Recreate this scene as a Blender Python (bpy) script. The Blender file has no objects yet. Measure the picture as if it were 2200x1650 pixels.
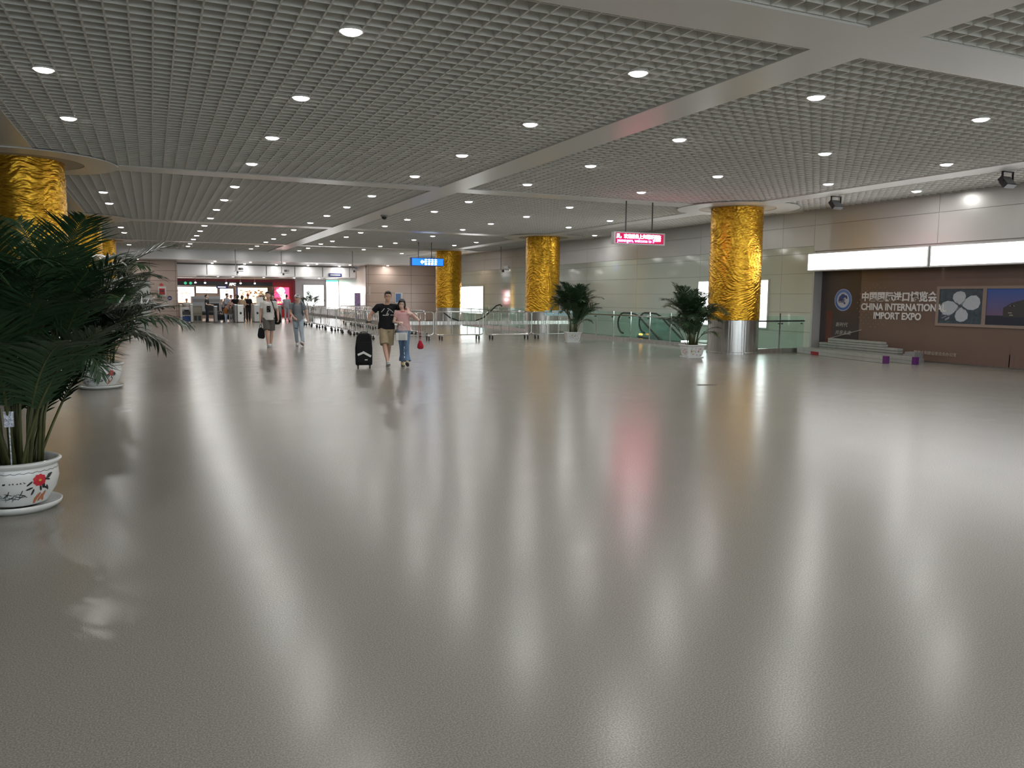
import bpy, math, random
from mathutils import Vector, Matrix, noise
PI = math.pi
S = bpy.context.scene
COL = S.collection
# ------------------------------------------------------------------ camera
cam_data = bpy.data.cameras.new('camera')
cam_data.sensor_fit = 'HORIZONTAL'; cam_data.sensor_width = 36.0
cam_data.lens = 36.0 * 1716.0 / 2200.0
cam_data.clip_start = 0.05; cam_data.clip_end = 300
cam = bpy.data.objects.new('camera', cam_data); COL.objects.link(cam)
PITCH, YAW, ROLL = math.radians(6.15), math.radians(24.19), math.radians(0.47)
_f = Vector((math.sin(YAW)*math.cos(PITCH), math.cos(YAW)*math.cos(PITCH), -math.sin(PITCH)))
_r = Vector((math.cos(YAW), -math.sin(YAW), 0)); _u = _r.cross(_f)
_r2 = _r*math.cos(ROLL) + _u*math.sin(ROLL); _u2 = _u*math.cos(ROLL) - _r*math.sin(ROLL)
M = Matrix((( _r2.x, _u2.x, -_f.x, 0), (_r2.y, _u2.y, -_f.y, 0), (_r2.z, _u2.z, -_f.z, 1.6), (0, 0, 0, 1)))
cam.matrix_world = M
S.camera = cam
# ------------------------------------------------------------------ world and exposure
w = bpy.data.worlds.new('world'); S.world = w; w.use_nodes = True
w.node_tree.nodes['Background'].inputs[0].default_value = (0.6, 0.65, 0.7, 1)
w.node_tree.nodes['Background'].inputs[1].default_value = 2.2
S.view_settings.view_transform = 'Standard'; S.view_settings.look = 'None'
S.view_settings.gamma = 1; S.view_settings.use_curve_mapping = False
S.view_settings.exposure = 1.0
S.cycles.sample_clamp_indirect = 4.0
LAMP = 115.0      # radiance of the ceiling downlights
PANEL = 3.2       # radiance of the white light panels
H = 4.32          # height of the open-cell ceiling
HS = 3.72         # height of the far soffit

# ------------------------------------------------------------------ helpers
def nodes_of(name):
    m = bpy.data.materials.new(name); m.use_nodes = True
    nt = m.node_tree
    return m, nt, nt.nodes['Principled BSDF']
MATS = {}
def mat(name, col, rough=0.5, metal=0.0, var=0.06, scale=8.0, emit=0.0, bump=0.0, bscale=40.0, stretch=None, spec=0.5):
    """procedural material: base colour with a soft noise variation and optional bump"""
    if name in MATS: return MATS[name]
    m, nt, b = nodes_of(name)
    b.inputs['Roughness'].default_value = rough; b.inputs['Metallic'].default_value = metal
    b.inputs['Specular IOR Level'].default_value = spec
    tc = nt.nodes.new('ShaderNodeTexCoord'); mp = nt.nodes.new('ShaderNodeMapping')
    nt.links.new(tc.outputs['Object'], mp.inputs[0])
    if stretch: mp.inputs['Scale'].default_value = stretch
    if emit:
        b.inputs['Emission Color'].default_value = (*col, 1); b.inputs['Emission Strength'].default_value = emit
        b.inputs['Base Color'].default_value = (*[min(c, .8) for c in col], 1)
    else:
        n = nt.nodes.new('ShaderNodeTexNoise'); n.inputs['Scale'].default_value = scale; n.inputs['Detail'].default_value = 3
        nt.links.new(mp.outputs[0], n.inputs['Vector'])
        r = nt.nodes.new('ShaderNodeMapRange'); r.inputs[3].default_value = 1-var; r.inputs[4].default_value = 1+var
        nt.links.new(n.outputs[0], r.inputs[0])
        mx = nt.nodes.new('ShaderNodeMix'); mx.data_type = 'RGBA'; mx.blend_type = 'MULTIPLY'; mx.inputs[0].default_value = 1
        mx.inputs[6].default_value = (*col, 1)
        nt.links.new(r.outputs[0], mx.inputs[7]); nt.links.new(mx.outputs[2], b.inputs['Base Color'])
    if bump:
        n2 = nt.nodes.new('ShaderNodeTexNoise'); n2.inputs['Scale'].default_value = bscale; n2.inputs['Detail'].default_value = 4
        nt.links.new(mp.outputs[0], n2.inputs['Vector'])
        bp = nt.nodes.new('ShaderNodeBump'); bp.inputs['Strength'].default_value = bump; bp.inputs['Distance'].default_value = 0.02
        nt.links.new(n2.outputs[0], bp.inputs['Height']); nt.links.new(bp.outputs[0], b.inputs['Normal'])
    MATS[name] = m
    return m
def glass_mat(name, col, fac=0.12, rough=0.02):
    m, nt, b = nodes_of(name)
    nt.nodes.remove(b)
    tr = nt.nodes.new('ShaderNodeBsdfTransparent'); tr.inputs[0].default_value = (*col, 1)
    gl = nt.nodes.new('ShaderNodeBsdfGlossy'); gl.inputs['Roughness'].default_value = rough
    fr = nt.nodes.new('ShaderNodeLayerWeight'); fr.inputs[0].default_value = 0.5
    pw = nt.nodes.new('ShaderNodeMath'); pw.operation = 'POWER'; pw.inputs[1].default_value = 4.0
    mx = nt.nodes.new('ShaderNodeMixShader')
    ad = nt.nodes.new('ShaderNodeMath'); ad.operation = 'MULTIPLY_ADD'; ad.inputs[1].default_value = 0.6; ad.inputs[2].default_value = fac*0.2
    nt.links.new(fr.outputs['Facing'], pw.inputs[0]); nt.links.new(pw.outputs[0], ad.inputs[0]); nt.links.new(ad.outputs[0], mx.inputs[0])
    nt.links.new(tr.outputs[0], mx.inputs[1]); nt.links.new(gl.outputs[0], mx.inputs[2])
    nt.links.new(mx.outputs[0], nt.nodes['Material Output'].inputs[0])
    MATS[name] = m
    return m

class MB:
    """mesh builder: collects shapes and links them as ONE object"""
    def __init__(s): s.v = []; s.f = []; s.mi = []; s.k = 0
    def _add(s, vs, fs):
        n = len(s.v); s.v += [tuple(p) for p in vs]; s.f += [tuple(i+n for i in f) for f in fs]; s.mi += [s.k]*len(fs); return s
    def m(s, k): s.k = k; return s
    def box(s, x0, y0, z0, x1, y1, z1):
        v = [(x0,y0,z0),(x1,y0,z0),(x1,y1,z0),(x0,y1,z0),(x0,y0,z1),(x1,y0,z1),(x1,y1,z1),(x0,y1,z1)]
        return s._add(v, [(0,3,2,1),(4,5,6,7),(0,1,5,4),(1,2,6,5),(2,3,7,6),(3,0,4,7)])
    def cbox(s, c, sz, rz=0.0, mt=None):
        x, y, z = [q/2 for q in sz]
        v = [Vector(p) for p in [(-x,-y,-z),(x,-y,-z),(x,y,-z),(-x,y,-z),(-x,-y,z),(x,-y,z),(x,y,z),(-x,y,z)]]
        R = mt if mt else Matrix.Rotation(rz, 3, 'Z')
        v = [R @ p + Vector(c) for p in v]
        return s._add(v, [(0,3,2,1),(4,5,6,7),(0,1,5,4),(1,2,6,5),(2,3,7,6),(3,0,4,7)])
    def tube(s, pts, r, n=8, closed=False, caps=True):
        pts = [Vector(p) for p in pts]; N = len(pts)
        rr = r if isinstance(r, (list, tuple)) else [r]*N
        vs = []; prev = None
        for i, p in enumerate(pts):
            if closed: t = (pts[(i+1) % N]-pts[i-1])
            else: t = (pts[min(i+1, N-1)]-pts[max(i-1, 0)])
            t = t.normalized() if t.length > 1e-9 else Vector((0, 0, 1))
            if prev is None:
                a = Vector((0, 0, 1)) if abs(t.z) < .9 else Vector((1, 0, 0))
                u = t.cross(a).normalized()
            else:
                u = (prev - t*prev.dot(t)).normalized()
            prev = u; q = t.cross(u)
            for k in range(n):
                an = 2*PI*k/n
                vs.append(p + (u*math.cos(an)+q*math.sin(an))*rr[i])
        fs = []
        for i in range(N if closed else N-1):
            j = (i+1) % N
            for k in range(n):
                fs.append((i*n+k, i*n+(k+1) % n, j*n+(k+1) % n, j*n+k))
        if not closed and caps:
            fs.append(tuple(reversed(range(n)))); fs.append(tuple(range((N-1)*n, N*n)))
        return s._add(vs, fs)
    def cyl(s, x, y, z0, z1, r, n=24): return s.tube([(x,y,z0),(x,y,z1)], r, n)
    def lathe(s, prof, n=32, c=(0,0,0), sx=1, sy=1, cap0=False, cap1=False):
        vs = []
        for (r, z) in prof:
            for k in range(n):
                a = 2*PI*k/n; vs.append((c[0]+r*sx*math.cos(a), c[1]+r*sy*math.sin(a), c[2]+z))
        fs = []
        for i in range(len(prof)-1):
            for k in range(n): fs.append((i*n+k, i*n+(k+1) % n, (i+1)*n+(k+1) % n, (i+1)*n+k))
        if cap0: fs.append(tuple(reversed(range(n))))
        if cap1: fs.append(tuple(range((len(prof)-1)*n, len(prof)*n)))
        return s._add(vs, fs)
    def loft(s, rings, n=20):
        """rings: (cx, cy, cz, rx, ry) horizontal ellipses, closed by caps"""
        vs = []
        for (cx, cy, cz, rx, ry) in rings:
            for k in range(n):
                a = 2*PI*k/n; ca, sa = math.cos(a), math.sin(a)
                vs.append((cx+rx*ca, cy+ry*sa, cz))
        fs = []
        for i in range(len(rings)-1):
            for k in range(n): fs.append((i*n+k, i*n+(k+1) % n, (i+1)*n+(k+1) % n, (i+1)*n+k))
        fs.append(tuple(reversed(range(n)))); fs.append(tuple(range((len(rings)-1)*n, len(rings)*n)))
        return s._add(vs, fs)
    def ell(s, c, r, rot=None, n=14, h=9):
        """ellipsoid; r = (rx, ry, rz)"""
        if not isinstance(r, (list, tuple)): r = (r, r, r)
        R = rot if rot else Matrix.Identity(3)
        vs = [R @ Vector((0, 0, -r[2])) + Vector(c)]
        for i in range(1, h):
            th = PI*i/h - PI/2
            for k in range(n):
                a = 2*PI*k/n
                vs.append(R @ Vector((r[0]*math.cos(th)*math.cos(a), r[1]*math.cos(th)*math.sin(a), r[2]*math.sin(th))) + Vector(c))
        vs.append(R @ Vector((0, 0, r[2])) + Vector(c)); top = len(vs)-1
        fs = [(0, 1+(k+1) % n, 1+k) for k in range(n)]
        for i in range(h-2):
            for k in range(n): fs.append((1+i*n+k, 1+i*n+(k+1) % n, 1+(i+1)*n+(k+1) % n, 1+(i+1)*n+k))
        fs += [(1+(h-2)*n+k, 1+(h-2)*n+(k+1) % n, top) for k in range(n)]
        return s._add(vs, fs)
    def cap(s, p0, r0, p1, r1, n=12):
        """tapered limb segment with round ends"""
        p0, p1 = Vector(p0), Vector(p1)
        s.tube([p0, p1], [r0, r1], n); s.ell(p0, r0, n=n, h=7); s.ell(p1, r1, n=n, h=7)
        return s
    def poly(s, pts): return s._add(pts, [tuple(range(len(pts)))])
    def prism(s, pts, d):
        """pts: a 3-D outline, d: extrusion vector"""
        d = Vector(d); a = [Vector(p) for p in pts]; n = len(a)
        vs = a + [p+d for p in a]
        fs = [tuple(range(n)), tuple(reversed(range(n, 2*n)))] + [(i, i+n, (i+1) % n+n, (i+1) % n) for i in range(n)]
        return s._add(vs, fs)
    def build(s, name, mats, parent=None, smooth=False, loc=None, rz=0.0):
        me = bpy.data.meshes.new(name); me.from_pydata(s.v, [], s.f)
        if not isinstance(mats, (list, tuple)): mats = [mats]
        for x in mats: me.materials.append(x)
        me.polygons.foreach_set('material_index', s.mi)
        if smooth: me.polygons.foreach_set('use_smooth', [True]*len(me.polygons))
        me.update()
        o = bpy.data.objects.new(name, me); COL.objects.link(o)
        if parent: o.parent = parent
        if loc: o.location = loc
        if rz: o.rotation_euler = (0, 0, rz)
        return o
def recalc(o):
    import bmesh
    b = bmesh.new(); b.from_mesh(o.data); bmesh.ops.recalc_face_normals(b, faces=b.faces); b.to_mesh(o.data); b.free()
    return o
def auto(o, ang=0.7):
    """smooth faces, keeping edges sharper than ang"""
    me = o.data
    me.polygons.foreach_set('use_smooth', [True]*len(me.polygons))
    me.set_sharp_from_angle(angle=ang)
    return o
def remeshed(o, voxel, smooth=3, fac=0.5):
    """fuses the overlapping shapes of one mesh into one continuous skin"""
    a = o.modifiers.new('r', 'REMESH'); a.mode = 'VOXEL'; a.voxel_size = voxel; a.use_smooth_shade = True
    if smooth:
        b = o.modifiers.new('s', 'SMOOTH'); b.iterations = smooth; b.factor = fac
    bpy.context.view_layer.update()
    dg = bpy.context.evaluated_depsgraph_get()
    me = bpy.data.meshes.new_from_object(o.evaluated_get(dg))
    mats = list(o.data.materials)
    old = o.data; o.modifiers.clear(); o.data = me; bpy.data.meshes.remove(old)
    me.materials.clear()
    for x in mats: me.materials.append(x)
    me.polygons.foreach_set('use_smooth', [True]*len(me.polygons)); me.update()
    return o
def text_mesh(name, body, size, m, parent, mtx, ext=0.004, bold=0.0, align='LEFT', sx=1.0, shear=0.0):
    cu = bpy.data.curves.new(name, 'FONT'); cu.body = body; cu.size = size; cu.extrude = ext; cu.offset = bold
    cu.align_x = align; cu.resolution_u = 3; cu.shear = shear
    t = bpy.data.objects.new(name, cu); COL.objects.link(t)
    bpy.context.view_layer.update(); dg = bpy.context.evaluated_depsgraph_get()
    me = bpy.data.meshes.new_from_object(t.evaluated_get(dg))
    bpy.data.objects.remove(t); bpy.data.curves.remove(cu)
    me.materials.clear(); me.materials.append(m)
    me.transform(mtx @ Matrix.Diagonal((sx, 1, 1, 1)))
    o = bpy.data.objects.new(name, me); COL.objects.link(o)
    if parent: o.parent = parent
    return o
def tag(o, label, cat, group=None, kind=None):
    o['label'] = label
    if cat: o['category'] = cat
    if group: o['group'] = group
    if kind: o['kind'] = kind
    return o
def struct(o, label=None):
    o['kind'] = 'structure'
    if label: o['label'] = label
    return o
def thing(name, label, cat, loc=(0,0,0), rz=0.0, group=None):
    o = bpy.data.objects.new(name, None); COL.objects.link(o); o.empty_display_size = 0.1
    o.location = loc; o.rotation_euler = (0, 0, rz)
    return tag(o, label, cat, group)
def dup(root, loc, rz, label):
    """a copy of a thing with copies of its parts and sub-parts"""
    r = root.copy(); COL.objects.link(r); r.location = loc; r.rotation_euler = (0, 0, rz); r['label'] = label
    for ch in list(root.children):
        c = ch.copy(); COL.objects.link(c); c.parent = r
        for g in list(ch.children):
            d = g.copy(); COL.objects.link(d); d.parent = c
    return r
ORD = ['nearest', 'second', 'third', 'fourth', 'fifth', 'sixth', 'seventh', 'eighth', 'ninth', 'tenth', 'eleventh', 'twelfth', 'thirteenth', 'fourteenth', 'fifteenth', 'sixteenth', 'seventeenth', 'eighteenth']

# ------------------------------------------------------------------ materials
def floor_material():
    m, nt, b = nodes_of('polished_floor')
    L = nt.links
    tc = nt.nodes.new('ShaderNodeTexCoord')
    n1 = nt.nodes.new('ShaderNodeTexNoise'); n1.inputs['Scale'].default_value = 140; n1.inputs['Detail'].default_value = 3
    n2 = nt.nodes.new('ShaderNodeTexNoise'); n2.inputs['Scale'].default_value = 0.5; n2.inputs['Detail'].default_value = 4
    n3 = nt.nodes.new('ShaderNodeTexNoise'); n3.inputs['Scale'].default_value = 2.2; n3.inputs['Detail'].default_value = 5
    for n in (n1, n2, n3): L.new(tc.outputs['Object'], n.inputs['Vector'])
    cr = nt.nodes.new('ShaderNodeValToRGB')
    cr.color_ramp.elements[0].position = 0.40; cr.color_ramp.elements[0].color = (0.182, 0.174, 0.150, 1)
    cr.color_ramp.elements[1].position = 0.62; cr.color_ramp.elements[1].color = (0.285, 0.274, 0.241, 1)
    L.new(n1.outputs[0], cr.inputs[0])
    mr = nt.nodes.new('ShaderNodeMapRange'); mr.inputs[3].default_value = 0.93; mr.inputs[4].default_value = 1.07
    L.new(n2.outputs[0], mr.inputs[0])
    mx = nt.nodes.new('ShaderNodeMix'); mx.data_type = 'RGBA'; mx.blend_type = 'MULTIPLY'; mx.inputs[0].default_value = 1
    L.new(cr.outputs[0], mx.inputs[6]); L.new(mr.outputs[0], mx.inputs[7]); L.new(mx.outputs[2], b.inputs['Base Color'])
    rr = nt.nodes.new('ShaderNodeMapRange'); rr.inputs[1].default_value = .3; rr.inputs[2].default_value = .7
    rr.inputs[3].default_value = 0.232; rr.inputs[4].default_value = 0.252
    L.new(n3.outputs[0], rr.inputs[0]); L.new(rr.outputs[0], b.inputs['Roughness'])
    b.inputs['Specular IOR Level'].default_value = 0.25
    b.inputs['IOR'].default_value = 1.5
    wv = nt.nodes.new('ShaderNodeTexNoise'); wv.inputs['Scale'].default_value = 3.0; wv.inputs['Detail'].default_value = 3
    L.new(tc.outputs['Object'], wv.inputs['Vector'])
    bp = nt.nodes.new('ShaderNodeBump'); bp.inputs['Strength'].default_value = 0.012; bp.inputs['Distance'].default_value = 0.01
    L.new(wv.outputs[0], bp.inputs['Height']); L.new(bp.outputs[0], b.inputs['Normal'])
    return m
def foil_material():
    m, nt, b = nodes_of('gold_foil')
    L = nt.links
    tc = nt.nodes.new('ShaderNodeTexCoord'); mp = nt.nodes.new('ShaderNodeMapping'); mp.inputs['Scale'].default_value = (2.2, 2.2, 9)
    mp.inputs['Rotation'].default_value = (0.12, 0.15, 0)
    L.new(tc.outputs['Object'], mp.inputs[0])
    n = nt.nodes.new('ShaderNodeTexNoise'); n.inputs['Scale'].default_value = 2.4; n.inputs['Detail'].default_value = 3; n.inputs['Distortion'].default_value = 1.2
    L.new(mp.outputs[0], n.inputs['Vector'])
    bp = nt.nodes.new('ShaderNodeBump'); bp.inputs['Strength'].default_value = 0.35; bp.inputs['Distance'].default_value = 0.02
    L.new(n.outputs[0], bp.inputs['Height']); L.new(bp.outputs[0], b.inputs['Normal'])
    cr = nt.nodes.new('ShaderNodeValToRGB')
    cr.color_ramp.elements[0].color = (0.42, 0.17, 0.012, 1); cr.color_ramp.elements[0].position = 0.3
    cr.color_ramp.elements[1].color = (0.86, 0.50, 0.045, 1); cr.color_ramp.elements[1].position = 0.6
    L.new(n.outputs[0], cr.inputs[0]); L.new(cr.outputs[0], b.inputs['Base Color'])
    b.inputs['Metallic'].default_value = 0.85; b.inputs['Roughness'].default_value = 0.27
    return m
FLOOR = floor_material(); FOIL = foil_material()
WHITE_METAL = mat('ceiling_white_metal', (0.76, 0.75, 0.72), 0.33, 0.0, var=.03, scale=1.0)
GRID = mat('ceiling_grid_paint', (0.84, 0.83, 0.79), 0.6, var=.04, scale=.8, spec=.2)
PLENUM = mat('plenum_dark', (0.20, 0.20, 0.19), 0.9)
RECESS_SHADE = mat('recess_shade_tan', (0.50, 0.44, 0.34), 0.6)  # tan stands for recess shadow and reflected gold
STEEL = mat('brushed_steel', (0.66, 0.65, 0.63), 0.24, 1.0, var=.45, scale=2.0, stretch=(6, 6, 0.12), bump=.8, bscale=2.4)
CHROME = mat('polished_steel', (0.72, 0.72, 0.71), 0.16, 1.0, var=.03)
GREYPAN = mat('wall_grey_metal', (0.54, 0.54, 0.52), 0.30, 0.35, var=.05, scale=.7)
GREENPAN = mat('wall_green_glass', (0.60, 0.65, 0.57), 0.07, 0.0, var=.03, scale=.6, spec=.7)
JOINT = mat('panel_joint', (0.22, 0.22, 0.21), 0.7)
BROWNPAN = mat('brown_wall_panel', (0.60, 0.46, 0.39), 0.28, var=.06, scale=.9)
BROWNJ = mat('brown_joint', (0.16, 0.11, 0.09), 0.7)
FASCIA = mat('fascia_metal', (0.76, 0.75, 0.745), 0.3, 0.2, var=.04, scale=.5)
DARKWALL = mat('plain_dark_wall', (0.20, 0.195, 0.18), 0.7)
LAMPW = mat('lamp_glass', (1.0, 0.985, 0.96), 0.3, emit=6)
LAMPW.cycles.emission_sampling = 'NONE'
PANELW = mat('light_panel', (1.0, 1.0, 1.0), 0.3, emit=PANEL)
BLACK = mat('black_plastic', (0.015, 0.015, 0.017), 0.45)
DGREY = mat('dark_grey', (0.06, 0.06, 0.062), 0.5)
MGREY = mat('mid_grey', (0.25, 0.25, 0.25), 0.5)
LGREY = mat('light_grey', (0.55, 0.55, 0.54), 0.45)
WHITE = mat('white_paint', (0.78, 0.78, 0.76), 0.4)
RED = mat('red_paint', (0.55, 0.02, 0.03), 0.4)
RUBBER = mat('black_rubber', (0.012, 0.013, 0.012), 0.35)
GLASSG = glass_mat('green_glass', (0.86, 0.97, 0.94), 0.2)

# ------------------------------------------------------------------ room shell
XL, XR, YB, YF = -10.0, 18.4, -12.0, 54.0
XC0, XC1 = 1.48, 13.36           # opening in the far wall
YS = 51.8                        # far edge of the open-cell ceiling
VX0, VX1, VY0, VY1 = 16.75, 18.3, 19.9, 25.9     # escalator void
fl = MB()
fl.box(XL, YB, -.2, VX0, 75, 0); fl.box(VX0, YB, -.2, 22, VY0, 0); fl.box(VX0, VY1, -.2, 22, 75, 0); fl.box(VX1, VY0, -.2, 22, VY1, 0)
struct(fl.build('floor', FLOOR), 'polished grey speckled floor')
pit = MB(); pit.box(VX0-.1, VY0-.1, -4, VX0, VY1+.1, -.2); pit.box(VX1, VY0-.1, -4, VX1+.1, VY1+.1, -.2)
pit.box(VX0-.1, VY0-.1, -4, VX1+.1, VY0, -.2); pit.box(VX0-.1, VY1, -4, VX1+.1, VY1+.1, -.2); pit.box(VX0-.1, VY0-.1, -4.1, VX1+.1, VY1+.1, -4)
struct(pit.build('wall_pit', MGREY))

def panel_wall(name, axis, c, depth, u0, u1, rows, ucuts, mats, back, gap=.009, inset=.02, holes=()):
    """rows: (z0, z1, material index); axis 'x' = wall in the plane x=c, 'y' = y=c; depth signed away from the room"""
    b = MB(); g = gap/2
    cuts = [u0] + sorted(u for u in ucuts if u0 < u < u1) + [u1]
    t = 0.03 if depth > 0 else -0.03
    for (z0, z1, k) in rows:
        for a, e in zip(cuts, cuts[1:]):
            skip = False
            for (h0, h1, hz0, hz1) in holes:
                if a >= h0-.01 and e <= h1+.01 and z0 >= hz0-.01 and z1 <= hz1+.01: skip = True
            if skip: continue
            b.m(k)
            lo, hi = sorted((c, c+t))
            if axis == 'x': b.box(lo, a+g, z0+g, hi, e-g, z1-g)
            else: b.box(a+g, lo, z0+g, e-g, hi, z1-g)
    b.m(len(mats))
    z0 = rows[0][0]; z1 = rows[-1][1]
    lo, hi = sorted((c+t*.6, c+depth))
    sol = [(u0, u1, z0, z1)]
    if holes:
        h = holes[0]
        sol = [(u0, h[0], z0, z1), (h[1], u1, z0, z1), (h[0], h[1], h[3], z1)]
        if h[2] > z0: sol.append((h[0], h[1], z0, h[2]))
    for (a, e, q0, q1) in sol:
        if e-a < .01: continue
        if axis == 'x': b.box(lo, a, q0, hi, e, q1)
        else: b.box(a, lo, q0, e, hi, q1)
    return struct(b.build(name, list(mats)+[back]))
rowsR = [(0, .62, 1), (.62, 1.22, 1), (1.22, 1.80, 1), (1.80, 2.42, 1), (2.42, 3.02, 1), (3.02, 3.24, 1), (3.24, 3.86, 0), (3.86, 4.9, 0)]
cutsR = [20.0+4.2*i for i in range(9)]
panel_wall('wall_right', 'x', XR, .3, 18.66, YF, rowsR, cutsR, [GREYPAN, GREENPAN], JOINT)
# recess that holds the expo mural: wall behind it and the metal above it
rec = MB(); rec.box(18.77, 4.0, 0, 19.2, 18.66, 4.9); rec.box(18.4, 18.60, 0, 18.77, 18.66, 3.1); rec.box(18.45, 4, 3.02, 18.77, 18.66, 3.1)
struct(rec.build('wall_right', GREYPAN))
up = panel_wall('wall_right', 'x', XR, .05, 4.0, 18.66, [(3.08, 3.86, 0), (3.86, 4.9, 0)], [18.66-4.2*i for i in range(1, 4)], [GREYPAN], JOINT)
nw = MB(); nw.box(XR, YB, 0, XR+.3, 4, 4.9)
struct(nw.build('wall_right', GREYPAN))
b = MB(); b.box(XL-.3, YB, 0, XL, YF, 4.9); struct(b.build('wall_left', DARKWALL))
b = MB(); b.box(XL, YB-.3, 3.9, XR, YB, 4.9); b.box(XL, YB-.3, 0, XR, YB, .3)  # back wall, out of view, left open for the added glazing
for k in range(15): b.box(XL+k*2.0-.05, YB-.2, .3, XL+k*2.0+.05, YB-.1, 3.9)
struct(b.build('wall_back', DARKWALL))
b = MB(); b.box(XL, YB-.16, .3, XR, YB-.14, 3.9); struct(b.build('added_window_1', glass_mat('added_window_glass', (.95, .97, .96), .2)))  # unseen window, added to let daylight onto the ceiling blades
rowsB = [(i*.62, (i+1)*.62, 0) for i in range(6)]
panel_wall('wall_far', 'y', YF, .3, XL, XC0, rowsB, [-7.5, -4.3, -1.08, -.08, 1.38], [BROWNPAN], BROWNJ, gap=.02, holes=((-1.08, -.08, 0, 2.48),))
panel_wall('wall_far', 'y', YF, .3, XC1, XR, rowsB, [13.48, 16.5], [BROWNPAN], BROWNJ, gap=.02)
b = MB(); b.box(XC1, YF+.3, 0, XC1+.25, 68, HS); struct(b.build('wall_side', BROWNPAN))
b = MB(); b.box(XC0-.25, YF+.3, 0, XC0, 66, HS); struct(b.build('wall_side', BROWNPAN))
# ceiling: bands, grids, plenum
BX = [(-2.31-.37, -2.31+.37), (6.60, 7.32), (15.50, 16.18)]       # bands along the hall
BY = [(-6.7, -6.0), (6.12, 6.88), (19.14, 19.85), (32.05, 32.95), (44.0, 44.75)]  # bands across the hall
tb = MB()
for (a, e) in BX: tb.box(a, YB, H-.02, e, YS, H+.12)
struct(tb.build('trim_1', WHITE_METAL), 'wide flat white ceiling bands running along the hall')
tb = MB()
xs = [XL] + [q for p in BX for q in p] + [XR]
for (a, e) in BY:
    for i in range(0, len(xs), 2): tb.box(xs[i], a, H-.02, xs[i+1], e, H+.12)
struct(tb.build('trim_2', WHITE_METAL), 'flat white ceiling bands crossing the hall')
pl = MB(); pl.box(XL-.3, YB-.3, H+.55, 19.3, YS, H+.7); struct(pl.build('ceiling', PLENUM))
ys = [YB] + [q for p in BY for q in p] + [YS]
PIT = 0.2176; TH = 0.0090; TC = 0.0045; BH = 0.17
for i in range(0, len(xs), 2):
    for j in range(0, len(ys), 2):
        x0, x1, y0, y1 = xs[i], xs[i+1], ys[j], ys[j+1]
        g = MB()
        def blade(X0, Y0, X1, Y1):   # open box: bottom and two sides seen from below
            g._add([(X0,Y0,H),(X1,Y0,H),(X1,Y1,H),(X0,Y1,H),(X0,Y0,H+BH),(X1,Y0,H+BH),(X1,Y1,H+BH),(X0,Y1,H+BH)],
                   [(0,3,2,1),(4,5,6,7),(0,1,5,4),(1,2,6,5),(2,3,7,6),(3,0,4,7)])
        k = math.ceil((x0+.03)/PIT-.5)
        while (k+.5)*PIT < x1-.02: blade((k+.5)*PIT-TH, y0, (k+.5)*PIT+TH, y1); k += 1
        k = math.ceil((y0+.03)/PIT)
        while k*PIT < y1-.02: blade(x0, k*PIT-TC, x1, k*PIT+TC); k += 1
        struct(g.build('ceiling', GRID))
# white rings and flush plates round the columns, recess shade and gold reflection put into their colour
COLS = [(15.97, 19.31, 'R'), (16.0, 32.37, 'R'), (16.0, 44.88, 'R'), (-2.31, 19.31, 'L'), (-2.31, 32.37, 'L'), (-2.31, 44.88, 'L')]
for (cx, cy, sd) in COLS:
    r = MB()
    r.m(0).lathe([(1.12, -.022), (1.75, -.022), (1.75, 0), (1.12, 0), (1.12, -.022)], 64, (cx, cy, H-.02))
    r.m(1).lathe([(.5, -.008), (1.125, -.008), (1.125, 0), (.5, 0)], 64, (cx, cy, H-.02))
    struct(r.build('trim_3', [WHITE_METAL, RECESS_SHADE]), 'round white ceiling ring with shade-tinted centre round a column')
# far fascia, soffit and bulkhead
b = MB(); b.box(XL, YS, HS, XR, YS+.08, H+.7); b.box(XL, YS-.025, HS+.1, XR, YS, HS+.125)
struct(b.build('trim_4', FASCIA), 'pale metal fascia where the ceiling steps down')
b = MB(); b.box(XL, YS+.08, HS, XR, 56.0, HS+.15); b.box(XC0, 56.0, HS, XC1+.2, 57.6, HS+.15)
struct(b.build('ceiling', FASCIA))
bk = MB(); u = XC0
while u < XC1-.3:
    e = min(u+1.9, XC1); bk.m(0).box(u+.03, 57.0, 2.97, e-.03, 57.05, 3.62); u += 1.9
bk.m(1).box(XC0, 57.05, 2.95, XC1, 57.2, HS); bk.m(0).box(XC0, 56.9, 2.90, XC1, 57.2, 2.96)
struct(bk.build('trim_5', [FASCIA, JOINT]), 'row of pale panels above the passage to the shops')
b = MB(); b.box(XC0, 57.2, 2.93, XC1+.2, 68, 3.05)
struct(b.build('ceiling', MGREY))
sl = MB()
for yy in (58.2, 60.4, 62.6): sl.box(XC0, yy, 2.89, XC1, yy+.5, 2.93)
struct(sl.build('trim_6', FASCIA), 'pale ceiling slats in front of the shops')

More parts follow.
